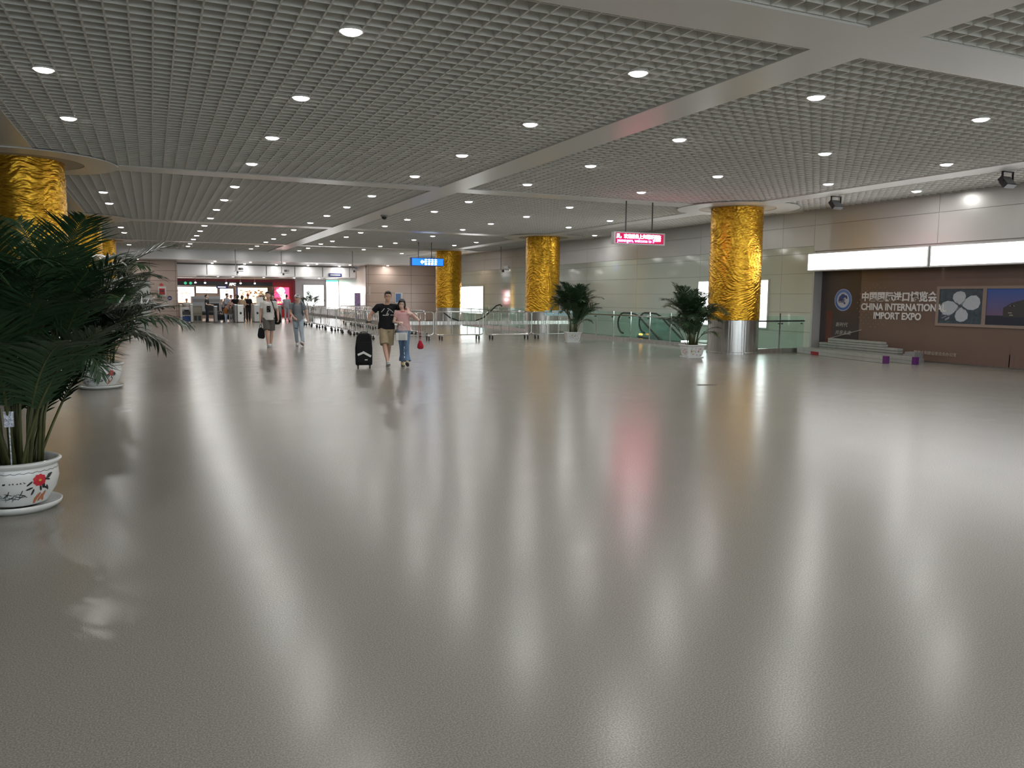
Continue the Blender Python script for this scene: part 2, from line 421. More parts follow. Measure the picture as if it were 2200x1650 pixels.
# ------------------------------------------------------------------ downlights
ROWS = {
 'beside the golden columns on the left': [(-1.1,11.51),(-1.08,14.45),(-1.08,24.24),(-1.06,27.07),(-1.04,36.32),(-1.01,39.33),(-1.03,48.57)],
 'that runs over the two men walking': [(1.97,8.5),(1.97,11.55),(1.99,14.61),(1.98,17.62),(1.99,21.44),(1.98,24.5),(1.97,27.37),(1.98,30.47),(1.97,33.79),(1.96,36.66),(1.96,39.59),(1.94,42.24),(1.94,45.91),(1.93,48.34)],
 'just left of the wide ceiling beam': [(5.46,8.51),(5.52,11.67),(5.53,14.74),(5.51,17.71),(5.52,21.63),(5.51,24.64),(5.49,27.59),(5.46,30.52),(5.41,34.03),(5.42,36.79),(5.39,39.85),(5.36,42.48),(5.34,46.03),(5.34,48.92)],
 'just right of the wide ceiling beam': [(8.24,8.45),(8.32,11.63),(8.33,14.69),(8.32,17.72),(8.31,21.6),(8.29,24.59),(8.29,27.55),(8.27,30.47),(8.19,34.04),(8.2,36.87),(8.2,39.95),(8.1,42.4),(8.17,46.52),(8.14,49.3)],
 'that passes left of the red display': [(11.4,8.36),(11.5,11.51),(11.52,14.63),(11.51,17.66),(11.5,21.5),(11.54,24.62),(11.48,27.57),(11.47,30.5),(11.51,34.37),(11.47,37.06),(11.32,39.73),(11.32,42.65),(11.26,46.12)],
 'next to the golden columns on the right': [(14.51,11.31),(14.54,14.4),(14.7,24.49),(14.67,27.48),(14.66,37.07),(14.52,39.82),(14.33,48.87)],
 'in the strip against the right wall': [(17.38,14.33),(17.49,30.38)],
}
def make_downlight(name, label, r, z, lens, rad):
    t = thing(name, label, 'ceiling light', (0, 0, z), group='round ceiling downlights')
    MB().lathe([(r, .0), (r+.022, -.012), (r+.026, 0.0), (r+.022, .14), (r, .14)], 24).build('housing', WHITE_METAL, t, smooth=True)
    MB().lathe([(0.001, -.030), (r*.70, -.030), (r*.90, -.020), (r, .0), (r, .012)], 20).build('lens', lens, t, smooth=True)
    ld = bpy.data.lights.new('bulb', 'AREA'); ld.shape = 'DISK'; ld.size = 2*r*.70; ld.color = (1.0, .985, .96)
    ld.energy = rad*PI*PI*r*r*.92          # radiance times pi times area
    lo = bpy.data.objects.new('bulb', ld); COL.objects.link(lo); lo.parent = t; lo.location = (0, 0, -.032)
    return t
proto = None
def downlight(x, y, label):
    global proto
    if proto is None:
        proto = make_downlight('downlight', label, .108, H-.005, LAMPW, LAMP); proto.location = (x, y, H-.005)
    else: dup(proto, (x, y, H-.005), 0, label)
for rn, L in ROWS.items():
    for i, (x, y) in enumerate(L): downlight(x, y, '%s round white downlight in the ceiling row %s' % (ORD[i], rn))
# the rows go on overhead and behind the viewer
for x in (-1.1, 1.98, 5.5, 8.3, 11.5, 14.6, 17.4):
    for y in (-9.0, -4.5, -1.4, 1.7, 4.8):
        o = None; downlight(x, y, 'round white downlight in the ceiling overhead, outside the picture')
proto2 = make_downlight('soffit_downlight', 'x', .085, HS, LAMPW, 110); proto2['group'] = 'small soffit downlights'
SOF = [(-.71,52.63),(3.65,53.24),(5.76,53.33),(7.87,53.48),(9.98,53.69),(12.21,53.89),(14.7,53.5),(3.69,56.4),(5.73,56.5),(7.77,56.4),(9.9,56.5),(11.94,55.97),(12.1,56.7)]
for i, (x, y) in enumerate(SOF):
    lb = '%s small round downlight from the left in the %s row of the far soffit' % (['first']+ORD[1:], )[0:0] if 0 else ''
    row, k = ('front', i) if i < 7 else ('rear', i-7)
    lb = '%s small round downlight from the left, %s row of the far soffit' % ((['leftmost']+ORD[1:])[k], row)
    if i == 0: proto2.location = (x, y, HS); proto2['label'] = lb
    else: dup(proto2, (x, y, HS), 0, lb)
for i, (x, y) in enumerate([(4.25,59.6),(5.25,59.6),(7.35,59.8),(9.5,60.0),(11.27,59.9)]):
    dup(proto2, (x, y, 2.93), 0, '%s small round light from the left, under the slats before the shops' % (['leftmost']+ORD[1:])[i])

# ------------------------------------------------------------------ columns wrapped in gold foil
def foil_mesh(seed, r, z0, z1, na=180, nz=230):
    mb = MB(); rnd = random.Random(seed); off = Vector((seed*7.3, seed*3.1, seed*1.7))
    vs = []
    tilt = [rnd.uniform(-.5, .5) for _ in range(4)]
    for i in range(nz+1):
        z = z0+(z1-z0)*i/nz
        for k in range(na):
            a = 2*PI*k/na
            cx, cy = math.cos(a), math.sin(a)
            # folds run slanting round the column, direction changes from patch to patch
            p = Vector((cx*1.1, cy*1.1, z*.7))+off
            d = noise.noise(p)*1.6
            sl = a*1.6*noise.noise(Vector((cx*.8, cy*.8, z*.9))-off)
            q = Vector((cx*1.5, cy*1.5, z*11.0 + d*3.6 + sl*3.0))+off
            h = (1-min(1, abs(noise.noise(q))*3.2))**1.5
            h2 = (1-min(1, abs(noise.noise(Vector((cx*2.2, cy*2.2, z*24+d*7+sl*5))+off*2))*2.6))
            rr = r + .010 + .015*h + .009*h2
            if i in (0, nz): rr = r+.012
            vs.append((cx*rr, cy*rr, z))
    fs = []
    for i in range(nz):
        for k in range(na): fs.append((i*na+k, i*na+(k+1) % na, (i+1)*na+(k+1) % na, (i+1)*na+k))
    mb._add(vs, fs)
    return mb
CLAB = {0: 'thick column wrapped in gold foil with steel base, beside the glass balustrade and nearest potted palm on the right',
        1: 'gold foil column with steel base behind the last palm and steel barriers, middle of the three on the right',
        2: 'smallest gold foil column on the right, behind the blue hanging sign',
        3: 'huge gold foil column at the left edge behind the big palm',
        4: 'second gold foil column on the left, seen above the palm leaves',
        5: 'farthest gold foil column on the left, near the brown wall',
        6: 'gold foil column outside the picture on the left'}
for i, (cx, cy, sd) in enumerate(COLS):
    t = thing('wrapped_column', CLAB[i], 'column', (cx, cy, 0), group='gold foil columns')
    foil_mesh(i+1, .735, .99, H-.02).build('foil_wrap', FOIL, t, smooth=True)
    MB().lathe([(.765, 0), (.765, .05), (.75, .06), (.75, 1.0), (.70, 1.0)], 64).build('steel_cladding', STEEL, t, smooth=True)
    auto(t.children[-1], .6)

# ------------------------------------------------------------------ palms
LEAF = mat('palm_leaf', (0.024, 0.056, 0.024), 0.36, var=.35, scale=5, spec=.35)
STEM = mat('palm_cane', (0.085, 0.095, 0.035), 0.45, var=.35, scale=12)
SOIL = mat('soil', (0.03, 0.02, 0.012), 0.9, var=.4, scale=60)
def frond_mesh(seed, length, arch, n=38, ll=.36, droop=.5):
    """one feather leaf: petiole rising along +Z, arching over towards +X"""
    rnd = random.Random(seed); mb = MB(); pts = []
    N = 16; a = rnd.uniform(.04, .12); x = z = y = 0.0; tw = rnd.uniform(-.12, .12)
    for i in range(N+1):
        pts.append(Vector((x, y, z))); t = i/N
        a += arch/N*(0.35+1.5*t)
        x += math.sin(a)*length/N; z += math.cos(a)*length/N; y += tw*t*length/N
    mb.m(1).tube(pts, [0.0078*(1-.8*i/N)+.0015 for i in range(N+1)], 5)
    mb.m(0)
    for k in range(n):
        t = .36+.64*(k+.5)/n; f = t*N; i0 = min(int(f), N-1); fr = f-i0
        p = pts[i0].lerp(pts[i0+1], fr); d = (pts[i0+1]-pts[i0]).normalized()
        side = Vector((0, 1, 0)); upv = side.cross(d) if side.cross(d).z > 0 else -side.cross(d)
        prof = math.sin(min(1, (t-.30)/.42)*PI/2)*(1-.72*max(0, (t-.6)/.4)**1.5)
        for s in (-1, 1):
            L = ll*prof*rnd.uniform(.85, 1.1)
            fw = .55+.75*t
            dr = (side*s + d*fw + upv*rnd.uniform(.1, .45)).normalized()
            wv = d.cross(dr).cross(dr).normalized() if 0 else (d - dr*d.dot(dr)).normalized()
            wd = .0078*rnd.uniform(.8, 1.15)
            prev = []
            q = p.copy(); dirv = dr.copy()
            for j, wf in enumerate((.35, 1, .85, 0.0)):
                if wf > 0: prev.append((q+wv*wd*wf, q-wv*wd*wf + upv*-.003))
                else: prev.append((q,))
                dirv = (dirv + Vector((0, 0, -droop*rnd.uniform(.12, .5)))).normalized()
                q = q + dirv*L/3
            v = []; 
            for pr in prev: v += list(pr)
            mb._add(v, [(0, 1, 3, 2), (2, 3, 5, 4), (4, 5, 6)])
    me_o = mb.build('frond', [LEAF, STEM])
    me = me_o.data; bpy.data.objects.remove(me_o)
    return me
FRONDS = [frond_mesh(i, 1.0, ar, droop=dr) for i, (ar, dr) in enumerate([(.5, .35), (.8, .4), (1.1, .5), (1.35, .5), (1.7, .7), (2.1, .8), (.65, .5), (1.2, .8)])]
def palm(root, base_z, r0, height, spread, n, seed, canes=14):
    rnd = random.Random(seed); tips = []
    for k in range(canes):
        a = rnd.uniform(0, 2*PI); rr = r0*math.sqrt(rnd.random())*.85
        x0, y0 = rr*math.cos(a), rr*math.sin(a); h = height*rnd.uniform(.28, .5)
        tip = Vector((x0*1.9, y0*1.9, base_z+h))
        mb = MB().tube([(x0, y0, base_z-.05), (x0*1.25, y0*1.25, base_z+h*.5), tip], [.0125, .0105, .007], 6)
        mb.build('cane', STEM, root, smooth=True); tips.append(tip)
    for k in range(n):
        o = bpy.data.objects.new('frond', FRONDS[rnd.choice([0, 1, 2, 2, 3, 3, 4, 5, 6, 7])]); COL.objects.link(o); o.parent = root
        a = rnd.uniform(0, 2*PI); t = k/n
        rr = r0*rnd.uniform(.1, .9)
        hz = base_z+height*rnd.uniform(.0, .42)
        L = height*rnd.uniform(.50, .74)*(1-.22*(hz-base_z)/height)
        tl = rnd.uniform(.02, .40)*spread
        up_ = k < n*.16
        if up_:                                   # the upright leaves in the middle
            hz = base_z+height*rnd.uniform(.28, .42); L = height*rnd.uniform(.48, .58); tl = rnd.uniform(.0, .22); o.data = FRONDS[rnd.choice([0, 0, 1, 6, 2])]
        if up_ or k % 5 != 0:
            tp = tips[k % len(tips)]
            dz = rnd.uniform(0, .12); o.location = tp + Vector((0, 0, -dz*.6))
            a = math.atan2(tp.y, tp.x)+rnd.uniform(-1.4, 1.4) if not up_ else a
            if not up_: L = height*rnd.uniform(.40, .62); tl = rnd.uniform(.15, .75)*spread
        else:
            o.location = (rr*math.cos(a)*.9, rr*math.sin(a)*.9, base_z-.02); L = height*rnd.uniform(.55, .80)
        o.rotation_euler = (0, tl, a+rnd.uniform(-.5, .5))
        o.scale = (L*spread, L, L)
def lathe_patch(mb, prof, u, z, pts, c=(0, 0), off=.0025, sq=None):
    """lays a small outline (metres along, metres up) on the outside of a pot"""
    out = []
    for (px, pz) in pts:
        zz = z+pz
        for (r0, z0), (r1, z1) in zip(prof, prof[1:]):
            if min(z0, z1) <= zz <= max(z0, z1) and z1 != z0:
                R = r0+(r1-r0)*(zz-z0)/(z1-z0); break
        else: R = prof[-1][0]
        R += off; an = u+px/R
        out.append((c[0]+R*math.cos(an), c[1]+R*math.sin(an), zz))
    mb.poly(out)
def ellp(w, h, rot=0, n=8, cx=0, cz=0):
    return [(cx+w*math.cos(2*PI*i/n)*math.cos(rot)-h*math.sin(2*PI*i/n)*math.sin(rot), cz+w*math.cos(2*PI*i/n)*math.sin(rot)+h*math.sin(2*PI*i/n)*math.cos(rot)) for i in range(n)]
CERAMIC = mat('white_glazed_ceramic', (0.74, 0.76, 0.75), 0.12, var=.02, spec=.7)
P_RED = mat('peony_red', (0.60, 0.03, 0.05), 0.3, var=.2, scale=60); P_INK = mat('ink_black', (0.03, 0.035, 0.04), 0.3)
P_ORG = mat('rock_orange', (0.50, 0.17, 0.07), 0.3); P_TEAL = mat('ink_grey_green', (0.22, 0.28, 0.28), 0.3); P_YEL = mat('flower_yellow', (.6, .4, .06), .3)
def round_pot(label, loc, R, hgt, seed, palm_args, face):
    t = thing('potted_palm', label, 'potted plant', loc, group='areca palms in white pots')
    prof = [(R*.62, .045), (R*.70, .06), (R*.90, hgt*.42), (R*.965, hgt*.62), (R*.955, hgt*.80), (R*.93, hgt*.86)]
    pot = MB().lathe(prof+[(R*.93, hgt*.87), (R*.99, hgt*.90), (R*1.04, hgt*.95), (R*1.04, hgt*.975), (R*.98, hgt), (R*.93, hgt*.97), (R*.88, hgt*.85), (R*.85, hgt*.6)], 56, cap0=True).build('pot', CERAMIC, t, smooth=True)
    MB().lathe([(R*.86, 0), (R*.99, .03), (R*1.02, .055), (R*1.0, .06), (R*.96, .045), (R*.5, .028)], 48, cap0=True).build('saucer', CERAMIC, t, smooth=True)
    MB().lathe([(R*.87, 0), (.01, .02)], 32, (0, 0, hgt*.84)).build('soil', SOIL, t, smooth=True)
    rnd = random.Random(seed)
    d = MB(); u0 = face+.55
    # wavy line under the rim
    d.m(1)
    for k in range(60):
        u = 2*PI*k/60
        lathe_patch(d, prof, u, hgt*.80, [(0, 0), (R*2*PI/60, .004*(-1)**k), (R*2*PI/60, .004*(-1)**k+.0035), (0, .0035)])
    # peony
    for u, s in ((u0, 1.0), (u0+2.4, .9)):
        d.m(0)
        for k in range(9):
            a = 2*PI*k/9; lathe_patch(d, prof, u, hgt*.64, ellp(.026*s, .019*s, a, 8, .026*s*math.cos(a), .021*s*math.sin(a)), off=.002+.0002*k)
        d.m(3); lathe_patch(d, prof, u, hgt*.64, ellp(.012*s, .009*s, 0, 8), off=.0045)
        d.m(1)
        for k in range(12):
            a = rnd.uniform(-3.0, .4); rr = rnd.uniform(.05, .10)*s
            lathe_patch(d, prof, u, hgt*.64, ellp(.026*s, .008*s, a+rnd.uniform(-.5, .5), 7, rr*math.cos(a), rr*math.sin(a)), off=.0012+.0002*k)
        d.m(2)
        for k in range(5): lathe_patch(d, prof, u, hgt*.28, ellp(.012*s, .035*s, rnd.uniform(-.5, .5), 7, rnd.uniform(-.02, .05), rnd.uniform(-.02, .03)), off=.002+.0002*k)
    # brushed characters and birds
    for k in range(5):
        d.m(1)
        for q in range(4): lathe_patch(d, prof, u0-.38-.085*k, hgt*.62, ellp(.0065, .0018, rnd.choice([0, 1.57, .7, -.7]), 6, rnd.uniform(-.004, .004), rnd.uniform(-.005, .005)), off=.002+.0002*q)
    d.m(1); lathe_patch(d, prof, u0-.85, hgt*.62, ellp(.012, .007, .3, 7))
    for k in range(8):
        d.m(4 if k % 2 else 1); u = u0-.45-.17*k
        for q in range(5): lathe_patch(d, prof, u, hgt*(.36 if k < 5 else .25), ellp(.03, .0035, rnd.uniform(-1, 1.3), 7, rnd.uniform(-.02, .02), rnd.uniform(-.025, .025)), off=.002+.0002*q)
    d.build('painted_decoration', [P_RED, P_INK, P_ORG, P_YEL, P_TEAL], pot)
    palm(t, hgt*.86, R*.72, *palm_args)
    return t
def square_pot(label, loc, R, hgt, seed, palm_args, rz):
    t = thing('potted_palm', label, 'potted plant', loc, rz, 'areca palms in white pots')
    def sq(r, z): return [(r, -r, z), (r, r, z), (-r, r, z), (-r, -r, z)]
    levels = [(R*.70, .035), (R*.78, hgt*.2), (R*.86, hgt*.55), (R*.93, hgt*.86), (R*1.02, hgt*.90), (R*1.02, hgt), (R*.92, hgt), (R*.88, hgt*.85)]
    mb = MB(); vs = []; fs = []
    for (r, z) in levels: vs += sq(r, z)
    for i in range(len(levels)-1):
        for k in range(4): fs.append((i*4+k, i*4+(k+1) % 4, (i+1)*4+(k+1) % 4, (i+1)*4+k))
    fs.append((3, 2, 1, 0)); mb._add(vs, fs)
    pot = recalc(mb.build('pot', CERAMIC, t))
    bv = pot.modifiers.new('b', 'BEVEL'); bv.width = .01; bv.segments = 3; auto(pot, .6)
    s = MB(); s.box(-R*.86, -R*.86, 0, R*.86, R*.86, .02); s.box(-R*.9, -R*.9, .02, R*.9, R*.9, .035)
    s.build('saucer', CERAMIC, t)
    MB().box(-R*.88, -R*.88, hgt*.80, R*.88, R*.88, hgt*.86).build('soil', SOIL, t)
    rnd = random.Random(seed); d = MB()
    for f in range(4):
        Rm = Matrix.Rotation(f*PI/2, 3, 'Z')
        for k in range(34):
            d.m(rnd.choice([0, 1, 1, 2, 3, 4])); zz = rnd.uniform(.2, .78)*hgt; rr = R*(.78+.15*(zz/hgt-.2)/.66)+.004
            cx = rnd.choice([-1, 1])*rnd.uniform(.05, .8)*R*.8; sz = rnd.uniform(.008, .02)
            pts = ellp(sz, sz*.6, rnd.uniform(0, 3), 7, cx, 0)
            d.poly([Rm @ Vector((a, -rr-.004-.0002*k, zz+b)) for (a, b) in pts])
    d.build('painted_decoration', [P_RED, P_INK, P_ORG, P_YEL, P_TEAL], pot)
    palm(t, hgt*.86, R*.70, *palm_args)
    return t
pA = round_pot('big potted palm in a white peony pot at the left edge, closest plant', (-.97, 6.88, 0), .285, .38, 5, (1.98, .95, 98, 12, 26), -PI/2+.12)
pB = round_pot('potted palm in a round white pot behind the big left palm', (-.86, 15.4, 0), .36, .44, 9, (1.9, .80, 66, 21, 18), -PI/2)
tg = MB().cbox((.0, -.225, .70), (.062, .004, .105), -.1).cbox((.0, -.228, .755), (.066, .006, .010), -.1).cbox((.0, -.221, .49), (.008, .004, .34), -.1).build('paper_tag', mat('foil_tag', (.55, .58, .68), .3, .4, var=.3, scale=60, bump=.6, bscale=50), pA)
tg['label'] = 'silvery plastic tag'
square_pot('potted palm in a square white pot next to the nearest right gold column', (13.62, 18.15, 0), .27, .36, 3, (1.80, .92, 72, 31, 16), -.15)
square_pot('potted palm in a square white flowered pot at the end of the steel barriers', (14.06, 25.9, 0), .28, .38, 4, (1.95, .86, 72, 41, 16), -.3)

# ------------------------------------------------------------------ steel barriers on wheels
def barrier_proto():
    t = thing('crowd_barrier', '', 'barrier', (0, 0, 0), group='wheeled steel barriers')
    W, z0, z1, r = 1.92, .20, 1.06, .10
    def corner(cx, cz, a0): return [(cx+r*math.cos(a0+PI/2*k/4), 0, cz+r*math.sin(a0+PI/2*k/4)) for k in range(5)]
    pts = corner(W/2-r, z1-r, 0)+corner(-W/2+r, z1-r, PI/2)+corner(-W/2+r, z0+r, PI)+corner(W/2-r, z0+r, 1.5*PI)
    MB().tube(pts, .019, 8, closed=True).build('frame', CHROME, t, smooth=True)
    for k in range(5):
        x = -W/2+W*(k+1)/6
        MB().tube([(x, 0, z0), (x, 0, z1)], .010, 6).build('bar', CHROME, t, smooth=True)
    MB().cbox((0, 0, .645), (W-.03, .022, .135)).build('plate', STEEL, t)
    for s in (-1, 1):
        x = s*(W/2-.22)
        MB().cbox((x, 0, z0-.03), (.05, .34, .03)).build('foot', CHROME, t)
        for q in (-1, 1):
            wl = MB(); wl.tube([(x-.014, q*.14, .055), (x+.014, q*.14, .055)], .055, 14); wl.cbox((x, q*.14, .12), (.05, .05, .09))
            wl.build('caster', RUBBER, t)
    return t
bp_ = barrier_proto(); n_b = 0
def place_barrier(x, y, rz, label):
    global n_b
    if n_b == 0: bp_.location = (x, y, 0); bp_.rotation_euler = (0, 0, rz); bp_['label'] = label
    else: dup(bp_, (x, y, 0), rz, label)
    n_b += 1
fx = [14.52, 12.56, 10.54, 8.56]
fl_ = ['steel barrier on wheels partly behind the potted palm, right end of the front row', 'steel barrier on wheels in front of the middle gold column, left of the palm',
       'steel barrier on wheels in the front row, before the far white light panel', 'steel barrier on wheels just right of the woman with the red bag']
for x, l in zip(fx, fl_): place_barrier(x, 28.35+random.Random(int(x*9)).uniform(-.05, .05), random.Random(int(x*7)).uniform(-.02, .02), l)
for k in range(11):
    y = 29.95+k*1.96
    place_barrier(7.62+.018*k*1.0+(.03 if k % 2 else -.03), y, PI/2+random.Random(k).uniform(-.008, .008), '%s steel barrier counted from the couple, in the slanting row running back' % ORD[k])
for k in range(7):
    y = 31.5+k*2.1
    place_barrier(9.9+.02*k, y, PI/2, '%s steel barrier of the inner row, seen through the slanting row' % ORD[k])
for k in range(2):
    place_barrier(10.95+2.0*k, 46.8, 0, ['steel barrier standing crosswise behind the woman, before the brown wall', 'steel barrier standing crosswise left of the farthest gold column'][k])

# ------------------------------------------------------------------ glass balustrade
def balustrade(label, x, ya, yb, posts, ret=None, name='glass_balustrade'):
    t = thing(name, label, 'balustrade', (x, ya, 0), group=None)
    L = yb-ya
    MB().box(-.07, 0, 0, .07, L, .14).build('kerb', STEEL, t)
    MB().tube([(-.055, 0, .97), (-.055, L, .97)], .024, 10).build('handrail', CHROME, t, smooth=True)
    ps = posts
    for p in ps:
        m = MB(); m.cbox((0, p-ya, .62), (.014, .05, 1.0)); m.build('post', CHROME, t)
        for z in (.90,):
            MB().tube([(-.055, p-ya+.06, z), (.0, p-ya+.06, z)], .022, 8).build('clamp', DGREY, t)
    for a, e in zip([ya]+ps, ps+[yb]):
        if e-a > .1: MB().box(-.006, a-ya+.012, .14, .006, e-ya-.012, 1.10).build('glass_pane', GLASSG, t)
    return t
balustrade('glass balustrade with steel handrail in front of the escalator', 16.45, 18.95, 29.4, [20.2, 21.64, 23.18, 24.47, 25.74, 26.98, 28.31])
balustrade('glass balustrade with steel handrail behind the middle gold column', 16.45, 33.2, 43.6, [34.5, 35.8, 37.1, 38.4, 39.7, 41.0, 42.3])
t = thing('glass_balustrade', 'short glass balustrade between nearest right gold column and the mural', 'balustrade', (16.55, 18.9, 0))
MB().box(0, -.07, 0, 1.83, .07, .14).build('kerb', STEEL, t)
MB().tube([(0, -.055, .97), (1.78, -.055, .97)], .024, 10).build('handrail', BLACK, t, smooth=True)
MB().cbox((.86, 0, .67), (.05, .014, 1.06)).build('post', CHROME, t)
for xx in (.80, .92, 1.70): MB().tube([(xx, -.055, .89), (xx, 0, .89)], .022, 8).build('clamp', DGREY, t)
for a, e in ((0.0, .85), (.87, 1.82)): MB().box(a, -.006, .14, e, .006, 1.12).build('glass_pane', GLASSG, t)

# ------------------------------------------------------------------ escalators
def escalator(label, ytop, x0, x1, yflat, bottom=-3.2):
    t = thing('escalator', label, 'escalator', (0, 0, 0))
    sl = math.tan(math.radians(30))
    def path(x, y_in, dz=0.0, loop=True):
        pts = []
        if loop:
            R = .40; cz = .65
            for k in range(9):
                a = -PI/2 + PI*k/8
                pts.append((x, y_in+R*math.cos(a), cz-R*math.sin(a)*-1 if 0 else cz+R*math.sin(a)))
        pts.append((x, yflat+.4, 1.05+dz)); pts.append((x, yflat, 1.03+dz)); pts.append((x, yflat-.3, .93+dz))
        pts.append((x, yflat-.3-4.5/sl*.9, .93-4.05+dz))
        return pts
    for x in (x0, x1):
        MB().tube(path(x, ytop), .036, 8).build('handrail', RUBBER, t, smooth=True)
        g = [(x-.006, ytop+.3, .3), (x-.006, ytop+.36, .65), (x-.006, ytop, 1.0), (x-.006, yflat+.4, 1.0), (x-.006, yflat-.3, .88), (x-.006, yflat-5, .88-4.7*sl), (x-.006, yflat-5, .0-4.7*sl), (x-.006, yflat-.3, .1), (x-.006, yflat, .1), (x-.006, ytop+.1, .1)]
        MB().prism(g, (.012, 0, 0)).build('glass_side', GLASSG, t)
        s = [(x-.14, ytop+.3, 0.005), (x-.14, ytop+.35, .13), (x-.14, yflat, .13), (x-.14, yflat-5, .13-5*sl), (x-.14, yflat-5, -.25-5*sl), (x-.14, yflat-.5, -.2), (x-.14, yflat-.3, .005)]
        MB().prism(s, (.28, 0, 0)).build('skirt', MGREY, t)
    MB().box(x0+.14, yflat-.2, 0.004, x1-.14, ytop+.6, .02).build('landing_plate', STEEL, t)
    st = MB()
    for k in range(12): st.box(x0+.14, yflat-.2-.35*(k+1), -.2*(k+1)-.2, x1-.14, yflat-.2-.35*k, -.2*(k+1)+.02)
    st.build('steps', DGREY, t)
    return t
es = escalator('escalator with black rubber handrails going down behind the glass balustrade', 27.1, 16.98, 17.98, 26.3)
l1 = MB().cbox((16.82, 25.6, .27), (.05, .16, .05)).build('signal_lamp', mat('amber_lamp', (1, .35, .03), .4, emit=5), es); l1['label'] = 'glowing amber lamp'
MB().cbox((17.98, 24.4, .05), (.20, .22, .06)).build('inlet_light', mat('small_white_lamp', (1, 1, 1), .4, emit=3), es)
escalator('escalator handrails rising behind the front row of steel barriers', 33.6, 16.98, 17.98, 32.2) if 0 else None
eh = thing('handrail_curve', 'black curved stair handrail behind the steel barriers left of the middle gold column', 'handrail', (0, 0, 0))
hx = 13.6
MB().tube([(11.6, 33.2, .95), (11.9, 33.2, .72), (12.4, 33.2, .55), (13.0, 33.2, .55), (13.5, 33.2, .72), (13.85, 33.2, 1.02), (14.1, 33.2, 1.24), (14.3, 33.2, 1.30), (14.38, 33.2, 1.22)], .03, 8).build('rail', RUBBER, eh, smooth=True)
MB().cyl(13.3, 33.2, 0, .68, .025, 8).build('support_post', CHROME, eh); MB().cyl(12.0, 33.2, 0, .70, .025, 8).build('support_post', CHROME, eh)
ad = thing('notice_stand', 'pale blue tilted display board behind the glass at the potted palm', 'display', (15.6, 28.4, 0))
MB().cbox((.0, 1.6, .98), (1.3, .03, .22), 0).build('board', mat('pale_blue_board', (.45, .72, .80), .25), ad)
MB().cyl(.0, 1.6, 0, .98, .03, 8).build('leg', CHROME, ad)
ntc = tag(MB().box(18.385, 26.1, .35, 18.40, 26.9, .95).box(18.38, 26.15, .40, 18.386, 26.85, .90).build('notice_sheet', [mat('notice_paper', (.62, .68, .64), .5, var=.25, scale=18)]), 'pale printed notice behind the escalator handrail', 'notice')

# ------------------------------------------------------------------ light panels on the right wall
def light_panel(name, label, y0, y1, z0, z1, x=XR, d=.06):
    t = thing(name, label, 'light box', (x, y0, z0))
    MB().box(-d, 0, 0, 0, y1-y0, z1-z0).build('case', LGREY, t)
    MB().box(-d-.006, .04, .04, -d, y1-y0-.04, z1-z0-.04).build('lit_face', PANELW, t)
    return t
light_panel('wall_light_panel', 'white glowing panel on the wall behind the nearest right gold column', 20.5, 24.2, .66, 2.28)
light_panel('wall_light_panel', 'white glowing panel on the wall right of the farthest right gold column', 45.2, 49.4, .60, 2.32)
for (a, e, l) in ((14.47, 18.62, 'left long white glowing light box above the mural'), (9.6, 14.43, 'right long white glowing light box above the mural, cut by the frame')):
    light_panel('overhead_light_box', l, a, e, 2.47, 3.015, d=.28)

# ------------------------------------------------------------------ expo mural
MB_BROWN = mat('mural_brown', (0.155, 0.105, 0.080), 0.35, var=.12, scale=.8)
MB_DARK = mat('mural_dark_brown', (0.048, 0.034, 0.034), 0.35, var=.15, scale=1.5)
MB_TXT = mat('mural_white', (0.72, 0.71, 0.69), 0.4, var=.02)
MX = 18.72
mu = thing('expo_mural', 'long brown exhibition mural with white lettering in the right wall', 'mural', (MX, -.15, 0))
MB().box(0, 4.4, .02, .05, 18.74, 2.98).build('backing_board', MB_BROWN, mu)
MB().box(-.004, 17.25, .02, 0, 18.74, 2.98).build('dark_strip', MB_DARK, mu)
o = MB().box(-.007, 18.25, .02, -.004, 18.5, 1.30).build('red_pattern_strip', mat('mural_red_brown', (.12, .03, .02), .4, var=.5, scale=12, stretch=(1, 1, 3)), mu)
# dotted roundel behind the lettering
dt = MB()
for i in range(-12, 13):
    for j in range(-12, 13):
        y = 16.75+i*.085; z = 1.46+j*.085
        if (i*.085)**2+(j*.085)**2 < .62**2 and (i+j) % 2 == 0:
            s = .021
            dt.poly([(-.006, y-s, z), (-.006, y, z-s), (-.006, y+s, z), (-.006, y, z+s)])
dt.build('dot_pattern', mat('mural_dots', (.24, .18, .14), .4), mu)
def wall_mtx(y, z, off=-.012):    # text reading towards -Y on a wall that faces -X
    return Matrix(((0, 0, -1, off), (-1, 0, 0, y), (0, 1, 0, z), (0, 0, 0, 1)))
text_mesh('lettering', '中国国际进口博览会', .272, MB_TXT, mu, wall_mtx(17.20, 1.62), .006, .010, sx=1.0)
text_mesh('lettering', 'CHINA INTERNATIONAL', .262, MB_TXT, mu, wall_mtx(17.20, 1.345), .006, .008, sx=.93)
text_mesh('lettering', 'IMPORT EXPO', .262, MB_TXT, mu, wall_mtx(16.75, 1.10), .006, .008, sx=.93)
cal = mat('mural_calligraphy', (.42, .40, .38), .4)
text_mesh('lettering', '新时代', .145, cal, mu, wall_mtx(18.12, .84), .004, 0, sx=1.05, shear=.25)
text_mesh('lettering', '共享未来', .145, cal, mu, wall_mtx(18.13, .60), .004, 0, sx=1.05, shear=.25)
text_mesh('lettering', '精神文明建设委员会办公室', .105, mat('mural_small_text', (.42, .36, .31), .4), mu, wall_mtx(15.35, .20), .004, 0, sx=1.0)
